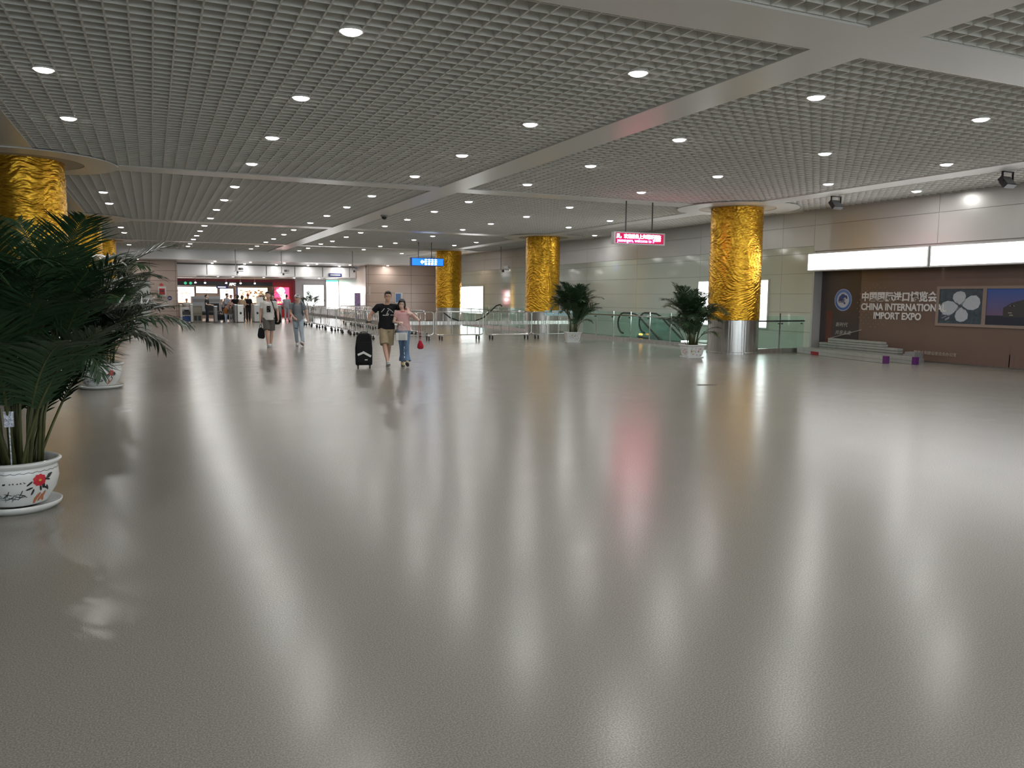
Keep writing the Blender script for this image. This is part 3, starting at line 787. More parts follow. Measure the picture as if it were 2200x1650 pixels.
# round emblem
em = MB(); ey, ez = 17.88, 1.62
def disc(mb, y, z, r, off, n=36, ry=1.0): mb.poly([(off, y+r*ry*math.cos(2*PI*k/n), z+r*math.sin(2*PI*k/n)) for k in range(n)])
em.m(0); disc(em, ey, ez, .325, -.007); em.m(1); disc(em, ey, ez, .305, -.009); em.m(2); disc(em, ey, ez, .225, -.011)
em.m(3)
em.poly([(-.013, ey+a, ez+b) for a, b in ((.17, .0), (.15, .09), (.10, .13), (.06, .17), (-.02, .18), (-.08, .14), (-.14, .13), (-.17, .04), (-.11, .03), (-.09, .08), (-.03, .05), (.02, .01), (.06, -.03), (.12, -.04))])
em.poly([(-.013, ey+a, ez+b) for a, b in ((-.02, -.10), (-.06, -.07), (-.11, -.09), (-.07, -.13))])
for k in range(24):
    a = PI*1.08+PI*.84*k/23; em.cbox((-.011, ey-.265*math.cos(a), ez+.265*math.sin(a)), (.004, .022, .022), mt=Matrix.Rotation(a, 3, 'X'))
embm = [mat('emblem_rim', (.35, .45, .66), .4), mat('emblem_blue', (.10, .20, .50), .4), mat('emblem_pale', (.48, .52, .60), .4), mat('emblem_deep', (.02, .06, .24), .4)]
eo = em.build('emblem', embm, mu)
text_mesh('emblem_letters', 'CIIE', .15, mat('emblem_letter', (.02, .03, .09), .4), eo, wall_mtx(ey+.175, ez-.075, -.017), .002, .002, sx=1.0)
# framed photographs
FR = mat('mural_frame', (.26, .20, .165), .4)
fr = MB()
Z0, Z1, Y0, Y1, Y2 = .97, 1.99, 14.76, 13.42, 10.6
fr.box(-.03, Y2, Z1-.07, 0, Y0, Z1); fr.box(-.03, Y2, Z0, 0, Y0, Z0+.07); fr.box(-.03, Y0-.08, Z0+.07, 0, Y0, Z1-.07); fr.box(-.03, Y1-.04, Z0+.07, 0, Y1+.06, Z1-.07); fr.box(-.03, Y2, Z0+.07, 0, Y2+.08, Z1-.07)
fr.build('picture_frame', FR, mu)
AER = mat('aerial_ground', (.045, .07, .09), .4, var=.7, scale=9); ROOF = mat('aerial_roof', (.46, .50, .54), .4, var=.12, scale=14)
a1 = MB(); a1.m(0).box(-.008, Y1+.06, Z0+.07, 0, Y0-.08, Z1-.07)
cy_, cz_ = 14.08, 1.49
a1.m(1)
rnd = random.Random(3)
for k, (ang, ln) in enumerate(((0.25, .54), (1.75, .37), (3.30, .56), (4.9, .40))):
    ca, sa = math.cos(ang), math.sin(ang); P = []
    for (u, v) in ((.07, -.02), (.20, -.15), (.36, -.20), (.52, -.17), (.60, -.06), (.60, .06), (.52, .17), (.36, .20), (.20, .15), (.07, .02)):
        uu, vv = u/.60*ln, v*.92; P.append((-.011, cy_-(uu*ca-vv*sa), max(Z0+.09, min(Z1-.09, cz_+uu*sa*1.0+vv*ca))))
    a1.poly(P)
a1.m(2)
for k in range(10):
    y = Y0-.12-rnd.random()*.25; z = Z0+.12+rnd.random()*.3; a1.poly([(-.010, y, z), (-.010, y-.12, z+.06), (-.010, y-.11, z+.08), (-.010, y+.01, z+.015)])
for q in (0, 1): a1.cbox((-.012, cy_, cz_), (.003, .34, .016), mt=Matrix.Rotation(.75+q*PI/2, 3, 'X'))
a1.m(0); disc(a1, cy_, cz_, .04, -.0145, 16)
a1.build('aerial_photograph', [AER, ROOF, mat('aerial_road', (.30, .32, .33), .4)], mu)
a2 = MB()
m_sky, nt, bs = nodes_of('photo_evening_sky')
tc = nt.nodes.new('ShaderNodeTexCoord'); sp_ = nt.nodes.new('ShaderNodeSeparateXYZ'); mr_ = nt.nodes.new('ShaderNodeMapRange'); cr_ = nt.nodes.new('ShaderNodeValToRGB')
mr_.inputs[1].default_value = 1.2; mr_.inputs[2].default_value = 1.95
nt.links.new(tc.outputs['Object'], sp_.inputs[0]); nt.links.new(sp_.outputs[2], mr_.inputs[0]); nt.links.new(mr_.outputs[0], cr_.inputs[0]); nt.links.new(cr_.outputs[0], bs.inputs['Base Color'])
cr_.color_ramp.elements[0].color = (.16, .10, .15, 1); cr_.color_ramp.elements[1].color = (.03, .10, .36, 1); bs.inputs['Roughness'].default_value = .4
a2.m(0).box(-.008, Y2+.08, Z0+.28, 0, Y1-.04, Z1-.07); a2.m(1).box(-.009, Y2+.08, Z0+.07, 0, Y1-.04, Z0+.30)
hall = [(12.95, 1.24), (12.95, 1.46), (12.75, 1.58), (12.45, 1.66), (12.0, 1.70), (11.4, 1.70), (10.9, 1.62), (10.7, 1.24)]
a2.m(2).poly([(-.012, y, z) for y, z in hall]); a2.m(3)
for k in range(30):
    y = rnd.choice([12.80, 12.7, 12.40, 12.3, 12.2, 11.8]) + rnd.uniform(-.04, .04); z = 1.28+.055*rnd.randrange(6); a2.poly([(-.015, y, z), (-.015, y-.09, z), (-.015, y-.09, z+.014), (-.015, y, z+.014)])
a2.build('night_photograph', [m_sky, mat('photo_dark', (.02, .025, .04), .4), mat('photo_hall', (.045, .045, .045), .4), mat('photo_light', (.5, .45, .38), .4)], mu)
sk = MB()
for (y, h, wd) in ((14.15, .12, .22), (13.75, .08, .3), (13.3, .06, .4), (12.85, .10, .12), (12.72, .50, .05), (12.66, .3, .12), (12.2, .28, .5), (11.5, .34, .7), (10.8, .22, .6)):
    sk.box(-.004, y-wd/2, .04, 0, y+wd/2, .04+h)
sk.build('skyline_silhouette', mat('mural_skyline', (.16, .10, .085), .4), mu)

# ------------------------------------------------------------------ bundles of metal poles and boards on the floor
ALU = mat('dull_aluminium', (.40, .41, .38), .38, .3, var=.2, scale=6, stretch=(1, 1, 1)); PURP = mat('purple_tape', (.10, .015, .13), .5); REDT = mat('red_tape', (.35, .02, .03), .5)
def pole(x0, y0, x1, y1, z, r, label, marks=(), sq=True):
    d = Vector((x1-x0, y1-y0, 0)); L = d.length; an = math.atan2(d.y, d.x)
    t = thing('metal_pole', label, 'pole', (x0, y0, z), an, 'metal poles lying by the mural')
    MB().box(0, -r, -r, L, r, r).build('tube', ALU, t)
    for (a, e, mt_) in marks: MB().box(a, -r-.004, -r-.0, e, r+.004, r+.004).build('tape_band', mt_, t)
    return t
pole(18.02, 18.72, 17.15, 14.75, .05, .045, 'front white metal pole with red patch, lying lowest on the floor', [(.75, 1.15, REDT), (4.0, 4.14, PURP)])
pole(18.02, 18.72, 17.15, 14.75, .145, .045, 'white metal pole lying on top of the front pole', [(4.0, 4.14, PURP)])
pole(18.24, 18.50, 17.60, 14.30, .05, .045, 'metal pole with purple tape lying just behind the front pair, lower', [(4.25, 4.38, PURP)])
pole(18.24, 18.50, 17.60, 14.30, .145, .045, 'metal pole with purple tape lying just behind the front pair, upper', [(4.25, 4.38, PURP)])

def beam(x0, y0, x1, y1, z, label):
    d = Vector((x1-x0, y1-y0, 0)); L = d.length; an = math.atan2(d.y, d.x)
    t = thing('metal_channel', label, 'metal channel', (x0, y0, z), an, 'flat metal channels piled by the mural')
    MB().box(0, -.09, -.03, L, .09, .03).build('channel', ALU, t); MB().box(0, -.095, -.036, L, .095, -.028).build('channel_lip', DGREY, t)
for k, (zz, nm) in enumerate(((.035, 'lowest flat metal channel of the pile'), (.105, 'second lowest flat metal channel of the pile'), (.175, 'third lowest flat metal channel of the pile'), (.245, 'fourth lowest flat metal channel of the pile'), (.315, 'middle flat metal channel of the pile, third from the top'))):
    beam(18.55-.004*k, 18.30, 18.08-.004*k, 15.1, zz, nm+', by the mural')
beam(18.52, 17.95, 18.20, 15.7, .385, 'flat metal channel on the pile, second from the top')
beam(18.52, 17.95, 18.20, 15.75, .455, 'flat metal channel on top of the pile by the mural')
wd_ = MB().cbox((18.62, 17.5, .62), (.03, 1.2, .012), mt=Matrix.Rotation(-.25, 3, 'X')).build('wooden_lath', mat('pale_wood', (.5, .45, .36), .6)); tag(wd_, 'thin pale lath leaning up from the pile under the calligraphy', 'lath')
bx = MB(); bx.box(17.95, 14.55, .0, 18.30, 14.95, .12); bx.box(17.97, 14.57, .12, 18.28, 14.93, .22); bx.box(18.0, 14.6, .22, 18.25, 14.9, .28)
tag(bx.build('folded_bracket', MGREY), 'small stack of grey metal brackets at the right end of the pole pile', 'bracket')

# ------------------------------------------------------------------ ceiling hung things
RODM = mat('rod_dark', (.05, .05, .05), .4)
led = thing('led_display', 'red glowing text display hanging by two rods from the ceiling', 'display', (12.52, 19.3, 3.28))
MB().cbox((0, 0, 0), (1.68, .16, .34)).build('case', mat('display_case', (.50, .47, .50), .35, .3), led)
MB().cbox((0, -.082, 0), (1.58, .006, .27)).build('screen', mat('display_glow', (.45, .0, .06), .2, emit=.35), led)
LEDR = mat('led_red', (1.0, .05, .20), .5, emit=11); LEDW = mat('led_pink_white', (1.0, .42, .5), .5, emit=11)
def front_mtx(x, y, z): return Matrix(((1, 0, 0, x), (0, 0, -1, y), (0, 1, 0, z), (0, 0, 0, 1)))
text_mesh('lit_text', '员，欢迎乘坐上海磁浮列车', .125, LEDW, led, front_mtx(-.77, -.088, .005), .002, .003, sx=.98)
text_mesh('lit_text', 'passengers, welcome to S', .125, LEDR, led, front_mtx(-.74, -.088, -.105), .002, .004, sx=.93)
text_mesh('lit_text', '12:36', .12, LEDW, led, front_mtx(.45, -.092, -.06), .002, .004, sx=.9)
for x in (-.42, .45): MB().tube([(x, 0, .17), (x, 0, 1.03)], .02, 8).build('rod', RODM, led)
bs_ = thing('hanging_sign', 'blue lit direction sign with white writing hanging from the ceiling', 'sign', (12.55, 38.4, 3.34))
MB().cbox((0, 0, 0), (1.72, .16, .40)).build('case', mat('sign_case', (.02, .03, .12), .35), bs_)
MB().cbox((.02, -.083, 0), (1.62, .006, .34)).build('lit_face', mat('sign_blue', (.01, .12, .85), .4, emit=1.1), bs_)
SW = mat('sign_white', (.75, .9, 1), .4, emit=4)
MB().poly([(-.36+a, -.09, b_) for a, b_ in ((0,0),(.10,.11),(.10,.04),(.2,.04),(.2,-.04),(.10,-.04),(.10,-.11))]).build('arrow', SW, bs_)
gl_ = MB()
for k in range(4):
    x = -.14+.17*k
    for (a, b_, c, d) in ((0, .11, .13, .13), (0, .02, .13, .04), (.05, .0, .075, .15), (0, -.06, .12, -.04), (.0, -.13, .12, -.11), (.02, -.14, .04, -.04)): gl_.box(x+a, -.09, b_-.01, x+c, -.086, max(d, b_+.012))
gl_.build('lit_text', SW, bs_)
for x in (-.44, .24): MB().tube([(x, 0, .2), (x, 0, .97)], .022, 8).build('rod', RODM, bs_)
for (x, y, l) in ((16.35, 15.9, 'black floodlight under the ceiling strip, right of the nearest right gold column'), (16.35, 11.3, 'black floodlight under the ceiling strip near the right edge of the picture')):
    t = thing('floodlight', l, 'floodlight', (x, y, H-.02), group='black ceiling floodlights')
    MB().box(-.17, -.02, -.02, .17, .02, 0).box(-.17, -.02, -.20, -.155, .02, 0).box(.155, -.02, -.20, .17, .02, 0).build('bracket', BLACK, t)
    R_ = Matrix.Rotation(-.7, 3, 'X')
    MB().cbox((0, 0, -.22), (.30, .10, .24), mt=R_).cbox(R_ @ Vector((0, .06, 0))+Vector((0, 0, -.22)), (.2, .05, .16), mt=R_).build('housing', BLACK, t)
    MB().cbox(R_ @ Vector((0, -.053, 0))+Vector((0, 0, -.22)), (.27, .006, .21), mt=R_).build('front_glass', mat('floodlight_glass', (.16, .17, .17), .08), t)
def camera_pole(label, x, y, zc, z_top, arm):
    t = thing('camera_pole', label, 'security camera', (x, y, z_top), group='security cameras on hanging poles')
    h = z_top-zc
    MB().tube([(0, 0, .12), (0, 0, -h)], .022, 8).build('pole', MGREY, t)
    MB().cbox((arm*.25, 0, -h+.0), (abs(arm)*.6+.1, .05, .045)).build('arm', LGREY, t)
    MB().cbox((arm*.42, -.03, -h+.14), (.16, .30, .13), .4).build('camera_body', WHITE if y < 42 else MGREY, t)
    MB().cbox((arm*.15, .0, -h-.07), (.10, .12, .12)).build('mount_box', DGREY, t)
camera_pole('white security camera on a pole, between the middle and far right gold columns', 17.08, 39.60, 3.10, H, .8)
camera_pole('dark security camera on a pole where the brown wall begins', 11.15, 48.5, 3.2, H, .6)
camera_pole('security camera on a pole above the fast food shop, left one', 4.6, 50.5, 3.05, H, .7)
camera_pole('security camera on a pole above the fast food shop, right one', 7.3, 50.8, 3.0, H, .7)
dm = thing('dome_camera', 'black dome camera under the wide ceiling beam', 'security camera', (7.15, 26.4, H-.02))
MB().lathe([(.12, 0), (.12, -.03), (.09, -.05)], 20).build('base_ring', MGREY, dm, smooth=True)
MB().lathe([(.09, -.05), (.08, -.10), (.05, -.13), (.005, -.145)], 20).build('dome', BLACK, dm, smooth=True)
sm = thing('small_wall_sign', 'small dark blue sign on the right wall beside the white camera', 'sign', (18.3, 38.6, 3.0))
MB().box(-.03, -.45, -.13, 0, .35, .13).build('plate', mat('navy_sign', (.03, .04, .16), .4), sm)
text_mesh('writing', '出口', .17, WHITE, sm, wall_mtx(.25, -.07, -.034), .002)
fp = tag(MB().box(0, 0, .0, .34, .10, .006).build('floor_cover_plate', mat('floor_plate', (.14, .135, .12), .4)), 'small flat metal cover plate let into the open floor', 'floor plate')
fp.location = (9.3, 12.15, 0.001); fp.rotation_euler = (0, 0, -.3)

# ------------------------------------------------------------------ left far wall: door, fire box
dr = MB(); dr.m(0).box(-1.05, YF+.04, .03, -.11, YF+.09, 2.44); dr.m(1).box(-1.05, YF+.02, 1.08, -.11, YF+.04, 1.32); dr.m(2)
dr.box(-1.09, YF-.01, 0, -1.05, YF+.1, 2.48); dr.box(-.11, YF-.01, 0, -.07, YF+.1, 2.48); dr.box(-1.09, YF-.01, 2.44, -.07, YF+.1, 2.48)
struct(dr.build('door_1', [mat('door_pale_grey', (.62, .66, .62), .3), MGREY, LGREY]), 'pale grey door with a darker band in the brown wall')
fb = thing('fire_alarm_box', 'red and white fire hose box on the brown wall beside the grey door', 'fire box', (.58, YF, 1.82))
MB().cbox((0, -.06, 0), (.46, .12, .62)).build('cabinet', WHITE, fb)
MB().cbox((0, -.125, -.01), (.32, .01, .38)).build('door', RED, fb)
MB().cbox((0, -.132, .03), (.2, .006, .10)).build('label_plate', DGREY, fb)
MB().cbox((-.02, -.04, .38), (.22, .08, .14)).ell((-.02, -.06, .46), .07).build('alarm_lamp', mat('alarm_red', (.7, .12, .10), .3), fb)
rs = thing('wall_sticker', 'small round dark blue sign low on the brown wall left of the gates', 'sign', (1.0, YF, 1.42))
MB().tube([(0, -.01, 0), (0, -.02, 0)], .13, 20).build('disc', mat('sticker_blue', (.02, .03, .16), .4), rs)
MB().cbox((0, -.024, .0), (.16, .004, .04)).build('white_bar', WHITE, rs)
nb = thing('notice_board', 'small blue and white notice board on the brown wall behind the couple', 'notice board', (14.6, YF-.02, 1.55)) 
MB().cbox((1.0, -.02, -.02), (.55, .04, .72)).build('board', WHITE, nb)
MB().cbox((.95, -.045, -.02), (.36, .01, .60)).build('blue_sheet', mat('notice_blue', (.08, .20, .45), .4), nb)
tag(MB().cbox((13.35-.55+.75, YF-.01, 2.0), (.14, .02, .62)).build('wall_strip_sign', mat('strip_pale', (.62, .55, .50), .4)), 'narrow pale upright strip on the right brown wall', 'sign')

# ------------------------------------------------------------------ people
SKIN = mat('skin', (0.60, 0.36, 0.26), 0.5, var=.06, scale=20)
HAIR = mat('black_hair', (0.010, 0.009, 0.009), 0.4, var=.3, scale=60, bump=.4, bscale=90)
EYEW = mat('eye_white', (.7, .68, .65), .3); EYED = mat('eye_dark', (.02, .012, .01), .2); LIP = mat('lip', (.42, .13, .11), .4)
TEETH = mat('teeth', (.75, .72, .66), .3)
def cloth(name, col, **k): return mat(name, col, .8, var=k.pop('var', .12), scale=k.pop('scale', 14), bump=k.pop('bump', .5), bscale=k.pop('bscale', 16), spec=.2, **k)
def V(*a): return Vector(a)
def frame_from(d, n):
    d = d.normalized(); l = d.cross(n).normalized(); n = l.cross(d).normalized()
    return Matrix((l, n, d)).transposed()          # columns: lateral, normal, direction
def hand(mb, w_, d, n, curl, s=1.0, thumb=1):
    F = frame_from(d, n); l, nn, dd = F.col[0], F.col[1], F.col[2]
    mb.ell(w_+dd*.045*s, (.038*s, .016*s, .05*s), F, 10, 7); mb.cap(w_-dd*.02, .026*s, w_+dd*.03*s, .028*s, 10)
    for k, (off, ln) in enumerate(((-.029, .068), (-.010, .078), (.010, .074), (.029, .058))):
        p = w_+dd*.082*s+l*off*s; a = curl*.5
        for sg, r0 in ((.45, .0092), (.32, .0085), (.23, .0078)):
            q = p+(dd*math.cos(a)+nn*math.sin(a))*ln*sg*s; mb.cap(p, r0*s, q, r0*.93*s, 8); p = q; a += curl
    p = w_+dd*.03*s+l*thumb*-.03*s; q = p+(dd*.65-l*thumb*.6+nn*.45).normalized()*.036*s; mb.cap(p, .0115*s, q, .0098*s, 8)
    q2 = q+(dd*.85-l*thumb*.1+nn*.5*(.6+curl)).normalized()*.03*s; mb.cap(q, .0098*s, q2, .0088*s, 8)
def bend(p): return Vector(p)
def person(label, loc, rz, J, st, vox=.0075, group=None):
    """J: joints in metres (x to the viewer's right, -y towards the viewer); st: clothing"""
    t = thing('person', label, 'person', loc, rz, group)
    f = st.get('size', 1.0)
    g = lambda k: V(*J[k])
    wm = .93 if st.get('woman') else 1.0
    b = MB(); hd = g('head'); hs = .97*f if st.get('woman') else f
    hs *= st.get('headscale', 1.0)
    R = Matrix.Rotation(J.get('turn', 0.0), 3, 'Z') @ Matrix.Rotation(J.get('nod', 0.0), 3, 'X') @ Matrix.Rotation(J.get('tilt', 0.0), 3, 'Y')
    H_ = lambda x, y, z: hd+R @ V(x*hs, y*hs, z*hs)
    b.ell(H_(0, .012, .03), (.076*hs, .094*hs, .092*hs), R, 18, 12)                 # skull
    b.ell(H_(0, -.022, -.035), (.062*hs, .068*hs, .078*hs), R, 16, 10)              # face and jaw
    b.ell(H_(0, -.055, -.088), (.030*hs, .028*hs, .022*hs), R, 10, 7)               # chin
    b.cap(H_(0, -.082, .0), .008*hs, H_(0, -.104, -.036), .0135*hs, 8)              # nose
    b.ell(H_(0, -.092, -.066), (.022*hs, .008*hs, .009*hs), R, 8, 6)                # mouth
    for s in (-1, 1):
        b.ell(H_(s*.078, .008, -.012), (.012*hs, .020*hs, .032*hs), R, 8, 6); b.ell(H_(s*.040, -.070, -.028), (.021*hs, .017*hs, .018*hs), R, 8, 6)
    nk = g('neck'); b.cap(nk+V(0, .012, -.03), .056*f*wm, H_(0, .018, -.05), .050*hs*wm, 12)
    pe = g('pelvis'); ch = pe.lerp(nk, .62); wa = pe.lerp(nk, .28); sh = pe.lerp(nk, .86)
    sx = f*wm; bl = st.get('belly', 1.0)
    rings = [(pe.x, pe.y, pe.z-.08*f, .12*sx, .09*sx), (pe.x, pe.y, pe.z, .165*sx, .112*sx), (wa.x, wa.y, wa.z, .142*sx*bl, .105*sx*bl), (ch.x, ch.y, ch.z, .165*sx, .118*sx), (sh.x, sh.y, sh.z, .155*sx, .098*sx), (nk.x, nk.y+.01, nk.z-.02*f, .068*sx, .06*sx)]
    b.loft(rings, 22)
    for s in 'ab':
        S_, E_, W_ = g('sh'+s), g('el'+s), g('wr'+s)
        b.cap(S_.lerp(sh, .45), .066*sx, S_, .058*sx, 12)
        b.cap(S_, .056*sx, S_.lerp(E_, .45), .048*sx, 12); b.cap(S_.lerp(E_, .45), .048*sx, E_, .038*sx, 12); b.cap(E_, .037*sx, E_.lerp(W_, .35), .039*sx, 12); b.cap(E_.lerp(W_, .35), .039*sx, W_, .0265*sx, 12)
        hdv = V(*J.get('hd'+s, (W_-E_).normalized())); hn = V(*J.get('hn'+s, (1 if s == 'a' else -1, 0, 0.0)))
        hand(b, W_, hdv, hn, J.get('curl'+s, .45), .98*f*wm, thumb=J.get('th'+s, 1 if s == 'a' else -1))
        P_, K_, A_ = g('hip'+s), g('kn'+s), g('an'+s)
        b.cap(P_, .088*sx, P_.lerp(K_, .5), .074*sx, 14); b.cap(P_.lerp(K_, .5), .074*sx, K_, .054*sx, 14)
        b.cap(K_, .052*sx, K_.lerp(A_, .33)+V(0, .012, 0), .055*sx, 14); b.cap(K_.lerp(A_, .33)+V(0, .012, 0), .055*sx, A_, .034*sx, 12)
        an, pt = J.get('ft'+s, (0, 0)); RF = Matrix.Rotation(an, 3, 'Z') @ Matrix.Rotation(pt, 3, 'X')
        b.ell(A_+RF @ V(0, -.05*f, -.045*f), (.040*f, .105*f, .035*f), RF, 12, 8)
    body = remeshed(b.build('body', mat('fair_skin', (.72, .50, .40), .5, var=.06, scale=20) if st.get('woman') else SKIN, t), vox, 3)
    # face
    for s in (-1, 1):
        e = MB()
        e.m(0).ell(H_(s*.030, -.0865, .008), (.0125*hs, .006*hs, .0065*hs), R, 10, 6)
        e.m(1).ell(H_(s*.030, -.0915, .008), (.0058*hs, .003*hs, .0058*hs), R, 8, 6)
        e.build('eye', [EYEW, EYED], t, smooth=True)
        if vox < .01: MB().cap(H_(s*.016, -.0925, .028), .0032*hs, H_(s*.046, -.0835, .029), .0025*hs, 6).build('eyebrow', HAIR, t, smooth=True)
    m_ = MB().m(0).ell(H_(0, -.0985, -.064), (.020*hs, .004*hs, .0045*hs), R, 10, 6).ell(H_(0, -.0985, -.0735), (.017*hs, .004*hs, .005*hs), R, 10, 6)
    if st.get('smile'): m_.m(1).ell(H_(0, -.1005, -.0685), (.016*hs, .003*hs, .0035*hs), R, 10, 6)
    m_.build('mouth', [LIP, TEETH], t, smooth=True)
    if st.get('glasses'):
        gm = MB()
        for s in (-1, 1):
            gm.tube([H_(s*.031+.024*math.cos(2*PI*k/14), -.104, .006+.017*math.sin(2*PI*k/14)) for k in range(14)], .0022*hs, 5, closed=True)
            gm.tube([H_(s*.055, -.102, .008), H_(s*.078, -.04, .010), H_(s*.080, .01, .006)], .002*hs, 5)
        gm.tube([H_(-.008, -.105, .008), H_(.008, -.105, .008)], .002*hs, 5); gm.build('glasses', mat('glasses_dark', (.08, .02, .03), .3), t)
    # hair
    h = MB(); style = st.get('hair', 'short')
    if style == 'short':
        h.ell(H_(0, .022, .056), (.084*hs, .094*hs, .080*hs), R, 16, 10); h.ell(H_(0, .055, .0), (.076*hs, .058*hs, .075*hs), R, 14, 9); h.ell(H_(.012, -.045, .097), (.060*hs, .045*hs, .030*hs), R, 12, 8)
        for s in (-1, 1): h.ell(H_(s*.070, .005, .028), (.014*hs, .035*hs, .036*hs), R, 8, 6)
    elif style == 'bob':
        h.ell(H_(0, .022, .058), (.088*hs, .098*hs, .080*hs), R, 16, 10); h.ell(H_(0, .065, -.03), (.088*hs, .058*hs, .115*hs), R, 14, 9)
        for s in (-1, 1): h.cap(H_(s*.060, -.045, .085), .022*hs, H_(s*.086, -.028, .0), .020*hs, 8); h.cap(H_(s*.086, -.028, .0), .020*hs, H_(s*.088, -.01, -.095), .018*hs, 8)
        h.ell(H_(-.03, -.068, .085), (.045*hs, .022*hs, .022*hs), R, 10, 6)
    elif style == 'bun':
        h.ell(H_(0, .026, .052), (.083*hs, .092*hs, .076*hs), R, 16, 10); h.ell(H_(0, .06, .0), (.075*hs, .055*hs, .075*hs), R, 14, 9); h.ell(H_(0, .12, .03), .04*hs, None, 12, 8)
    elif style == 'long':
        h.ell(H_(0, .022, .056), (.086*hs, .096*hs, .080*hs), R, 16, 10); h.ell(H_(0, .070, -.08), (.085*hs, .050*hs, .165*hs), R, 14, 9)
    if style != 'none': remeshed(h.build('hair', st.get('haircol', HAIR), t), max(vox, .008), 2)
    if st.get('cap'):
        c_ = MB(); c_.m(0).ell(H_(0, .012, .062), (.092*hs, .108*hs, .078*hs), R, 18, 10)
        c_.m(1).ell(H_(0, -.115, .055), (.072*hs, .075*hs, .008*hs), R, 16, 6)
        c_.build('cap', st['cap'], t, smooth=True)
    # top
    m = st['top']; sl = st.get('sleeve', .62); c_ = MB()
    hem = st.get('hem', pe.z-.06*f); tk = .020*f
    hp = V(pe.x, pe.y, hem)
    rg = [(hp.x, hp.y, hem, .185*sx*bl, .135*sx*bl), (pe.x, pe.y, pe.z+.04*f, .178*sx*bl, .134*sx*bl), (wa.x, wa.y, wa.z, .164*sx*bl, .130*sx*bl), (ch.x, ch.y, ch.z, .182*sx, .136*sx), (sh.x, sh.y, sh.z, .175*sx, .115*sx), (nk.x, nk.y+.01, nk.z-.015*f, .078*sx, .074*sx)]
    c_.loft(rg, 24)
    for s in 'ab':
        S_, E_, W_ = g('sh'+s), g('el'+s), g('wr'+s)
        c_.cap(S_.lerp(sh, .45), .082*sx, S_, .071*sx, 12)
        if sl <= 1:
            if sl > 0:
                X_ = S_.lerp(E_, sl); c_.tube([S_, X_], [.071*sx, .066*sx], 14)
        else:
            c_.cap(S_, .071*sx, E_, .054*sx, 12); X_ = E_.lerp(W_, sl-1); c_.tube([E_, X_], [.054*sx, .043*sx], 12)
    top = remeshed(c_.build(st.get('topname', 'shirt'), m, t), max(.009, vox), 2)
    # bottom
    bo = MB(); le = st.get('leg', 'long')
    bo.loft([(pe.x, pe.y, pe.z-.12*f, .150*sx, .118*sx), (pe.x, pe.y, pe.z-.02*f, .180*sx, .128*sx), (pe.x, pe.y, pe.z+.07*f, .162*sx, .120*sx)], 22)
    for s in 'ab':
        P_, K_, A_ = g('hip'+s), g('kn'+s), g('an'+s)
        if le == 'short':
            bo.cap(P_, .104*sx, P_.lerp(K_, .4), .102*sx, 14); X_ = P_.lerp(K_, st.get('shortlen', .92)); bo.tube([P_.lerp(K_, .4), X_], [.102*sx, .106*sx], 18)
        else:
            bo.cap(P_, .100*sx, P_.lerp(K_, .5), .088*sx, 14); bo.cap(P_.lerp(K_, .5), .088*sx, K_, .068*sx, 14)
            fl2 = st.get('flare', .062); e0 = K_.lerp(A_, .55); bo.cap(K_, .068*sx, e0, .062*sx, 12); bo.tube([e0, K_.lerp(A_, st.get('leglen', .97))], [.062*sx, fl2*sx], 16)
    remeshed(bo.build(st.get('botname', 'trousers'), st['bottom'], t), max(.009, vox), 2)
    for s in 'ab':
        A_ = g('an'+s); an, pt = J.get('ft'+s, (0, 0)); RF = Matrix.Rotation(an, 3, 'Z') @ Matrix.Rotation(pt, 3, 'X')
        q = lambda x, y, z: A_+RF @ V(x*f, y*f, z*f)
        s_ = MB(); s_.ell(q(0, -.055, -.040), (.048*f, .128*f, .045*f), RF, 14, 9); s_.ell(q(0, .03, -.01), (.040*f, .052*f, .055*f), RF, 12, 8)
        so = remeshed(s_.build('shoe', st.get('shoe', WHITE), t), .008, 1)
        pts = [q(.052*math.cos(2*PI*k/16)*(1.0 if math.sin(2*PI*k/16) < 0 else .85), -.05+.132*math.sin(2*PI*k/16), -.088) for k in range(16)]
        MB().prism(pts, RF @ V(0, 0, .022*f)).build('sole', st.get('sole', LGREY), so)
    t['_'] = 0; del t['_']
    return t
def joints(hgt=1.72, lean=0.0, arms='down', step=.12, spread=.10):
    k = hgt/1.75
    J = dict(head=(0, -.01-lean*1.1, 1.625*k), neck=(0, .0-lean, 1.44*k), pelvis=(0, 0, .95*k), sha=(-.175*k, -lean*.9, 1.385*k), shb=(.175*k, -lean*.9, 1.385*k),
             hipa=(-.085*k, 0, .90*k), hipb=(.085*k, 0, .90*k), kna=(-spread*k, -step*.5, .49*k), knb=(spread*k, step*.4, .49*k), ana=(-spread*k, -step*.6, .088*k), anb=(spread*k, step*.8, .088*k))
    if arms == 'down': J.update(ela=(-.24*k, .02, 1.12*k), elb=(.24*k, .02, 1.12*k), wra=(-.25*k, -.06, .88*k), wrb=(.25*k, -.06, .88*k))
    if arms == 'front': J.update(ela=(-.23*k, -.03-lean, 1.14*k), elb=(.23*k, -.03-lean, 1.14*k), wra=(-.13*k, -.27-lean, 1.10*k), wrb=(.13*k, -.27-lean, 1.10*k))
    if arms == 'phone': J.update(ela=(-.24*k, .0, 1.12*k), elb=(.23*k, -.05, 1.13*k), wra=(-.25*k, -.06, .88*k), wrb=(.06*k, -.28, 1.18*k))
    return J
T_BLACK = cloth('black_tshirt', (.012, .012, .015)); T_WHITE = cloth('white_tshirt', (.66, .65, .62)); T_GREY = cloth('grey_tshirt', (.20, .22, .235))
KHAKI = cloth('khaki_cotton', (.36, .29, .185)); JEANS = cloth('blue_denim', (.12, .20, .32), var=.35, scale=9); JLIGHT = cloth('light_denim', (.36, .43, .50), var=.3, scale=8)
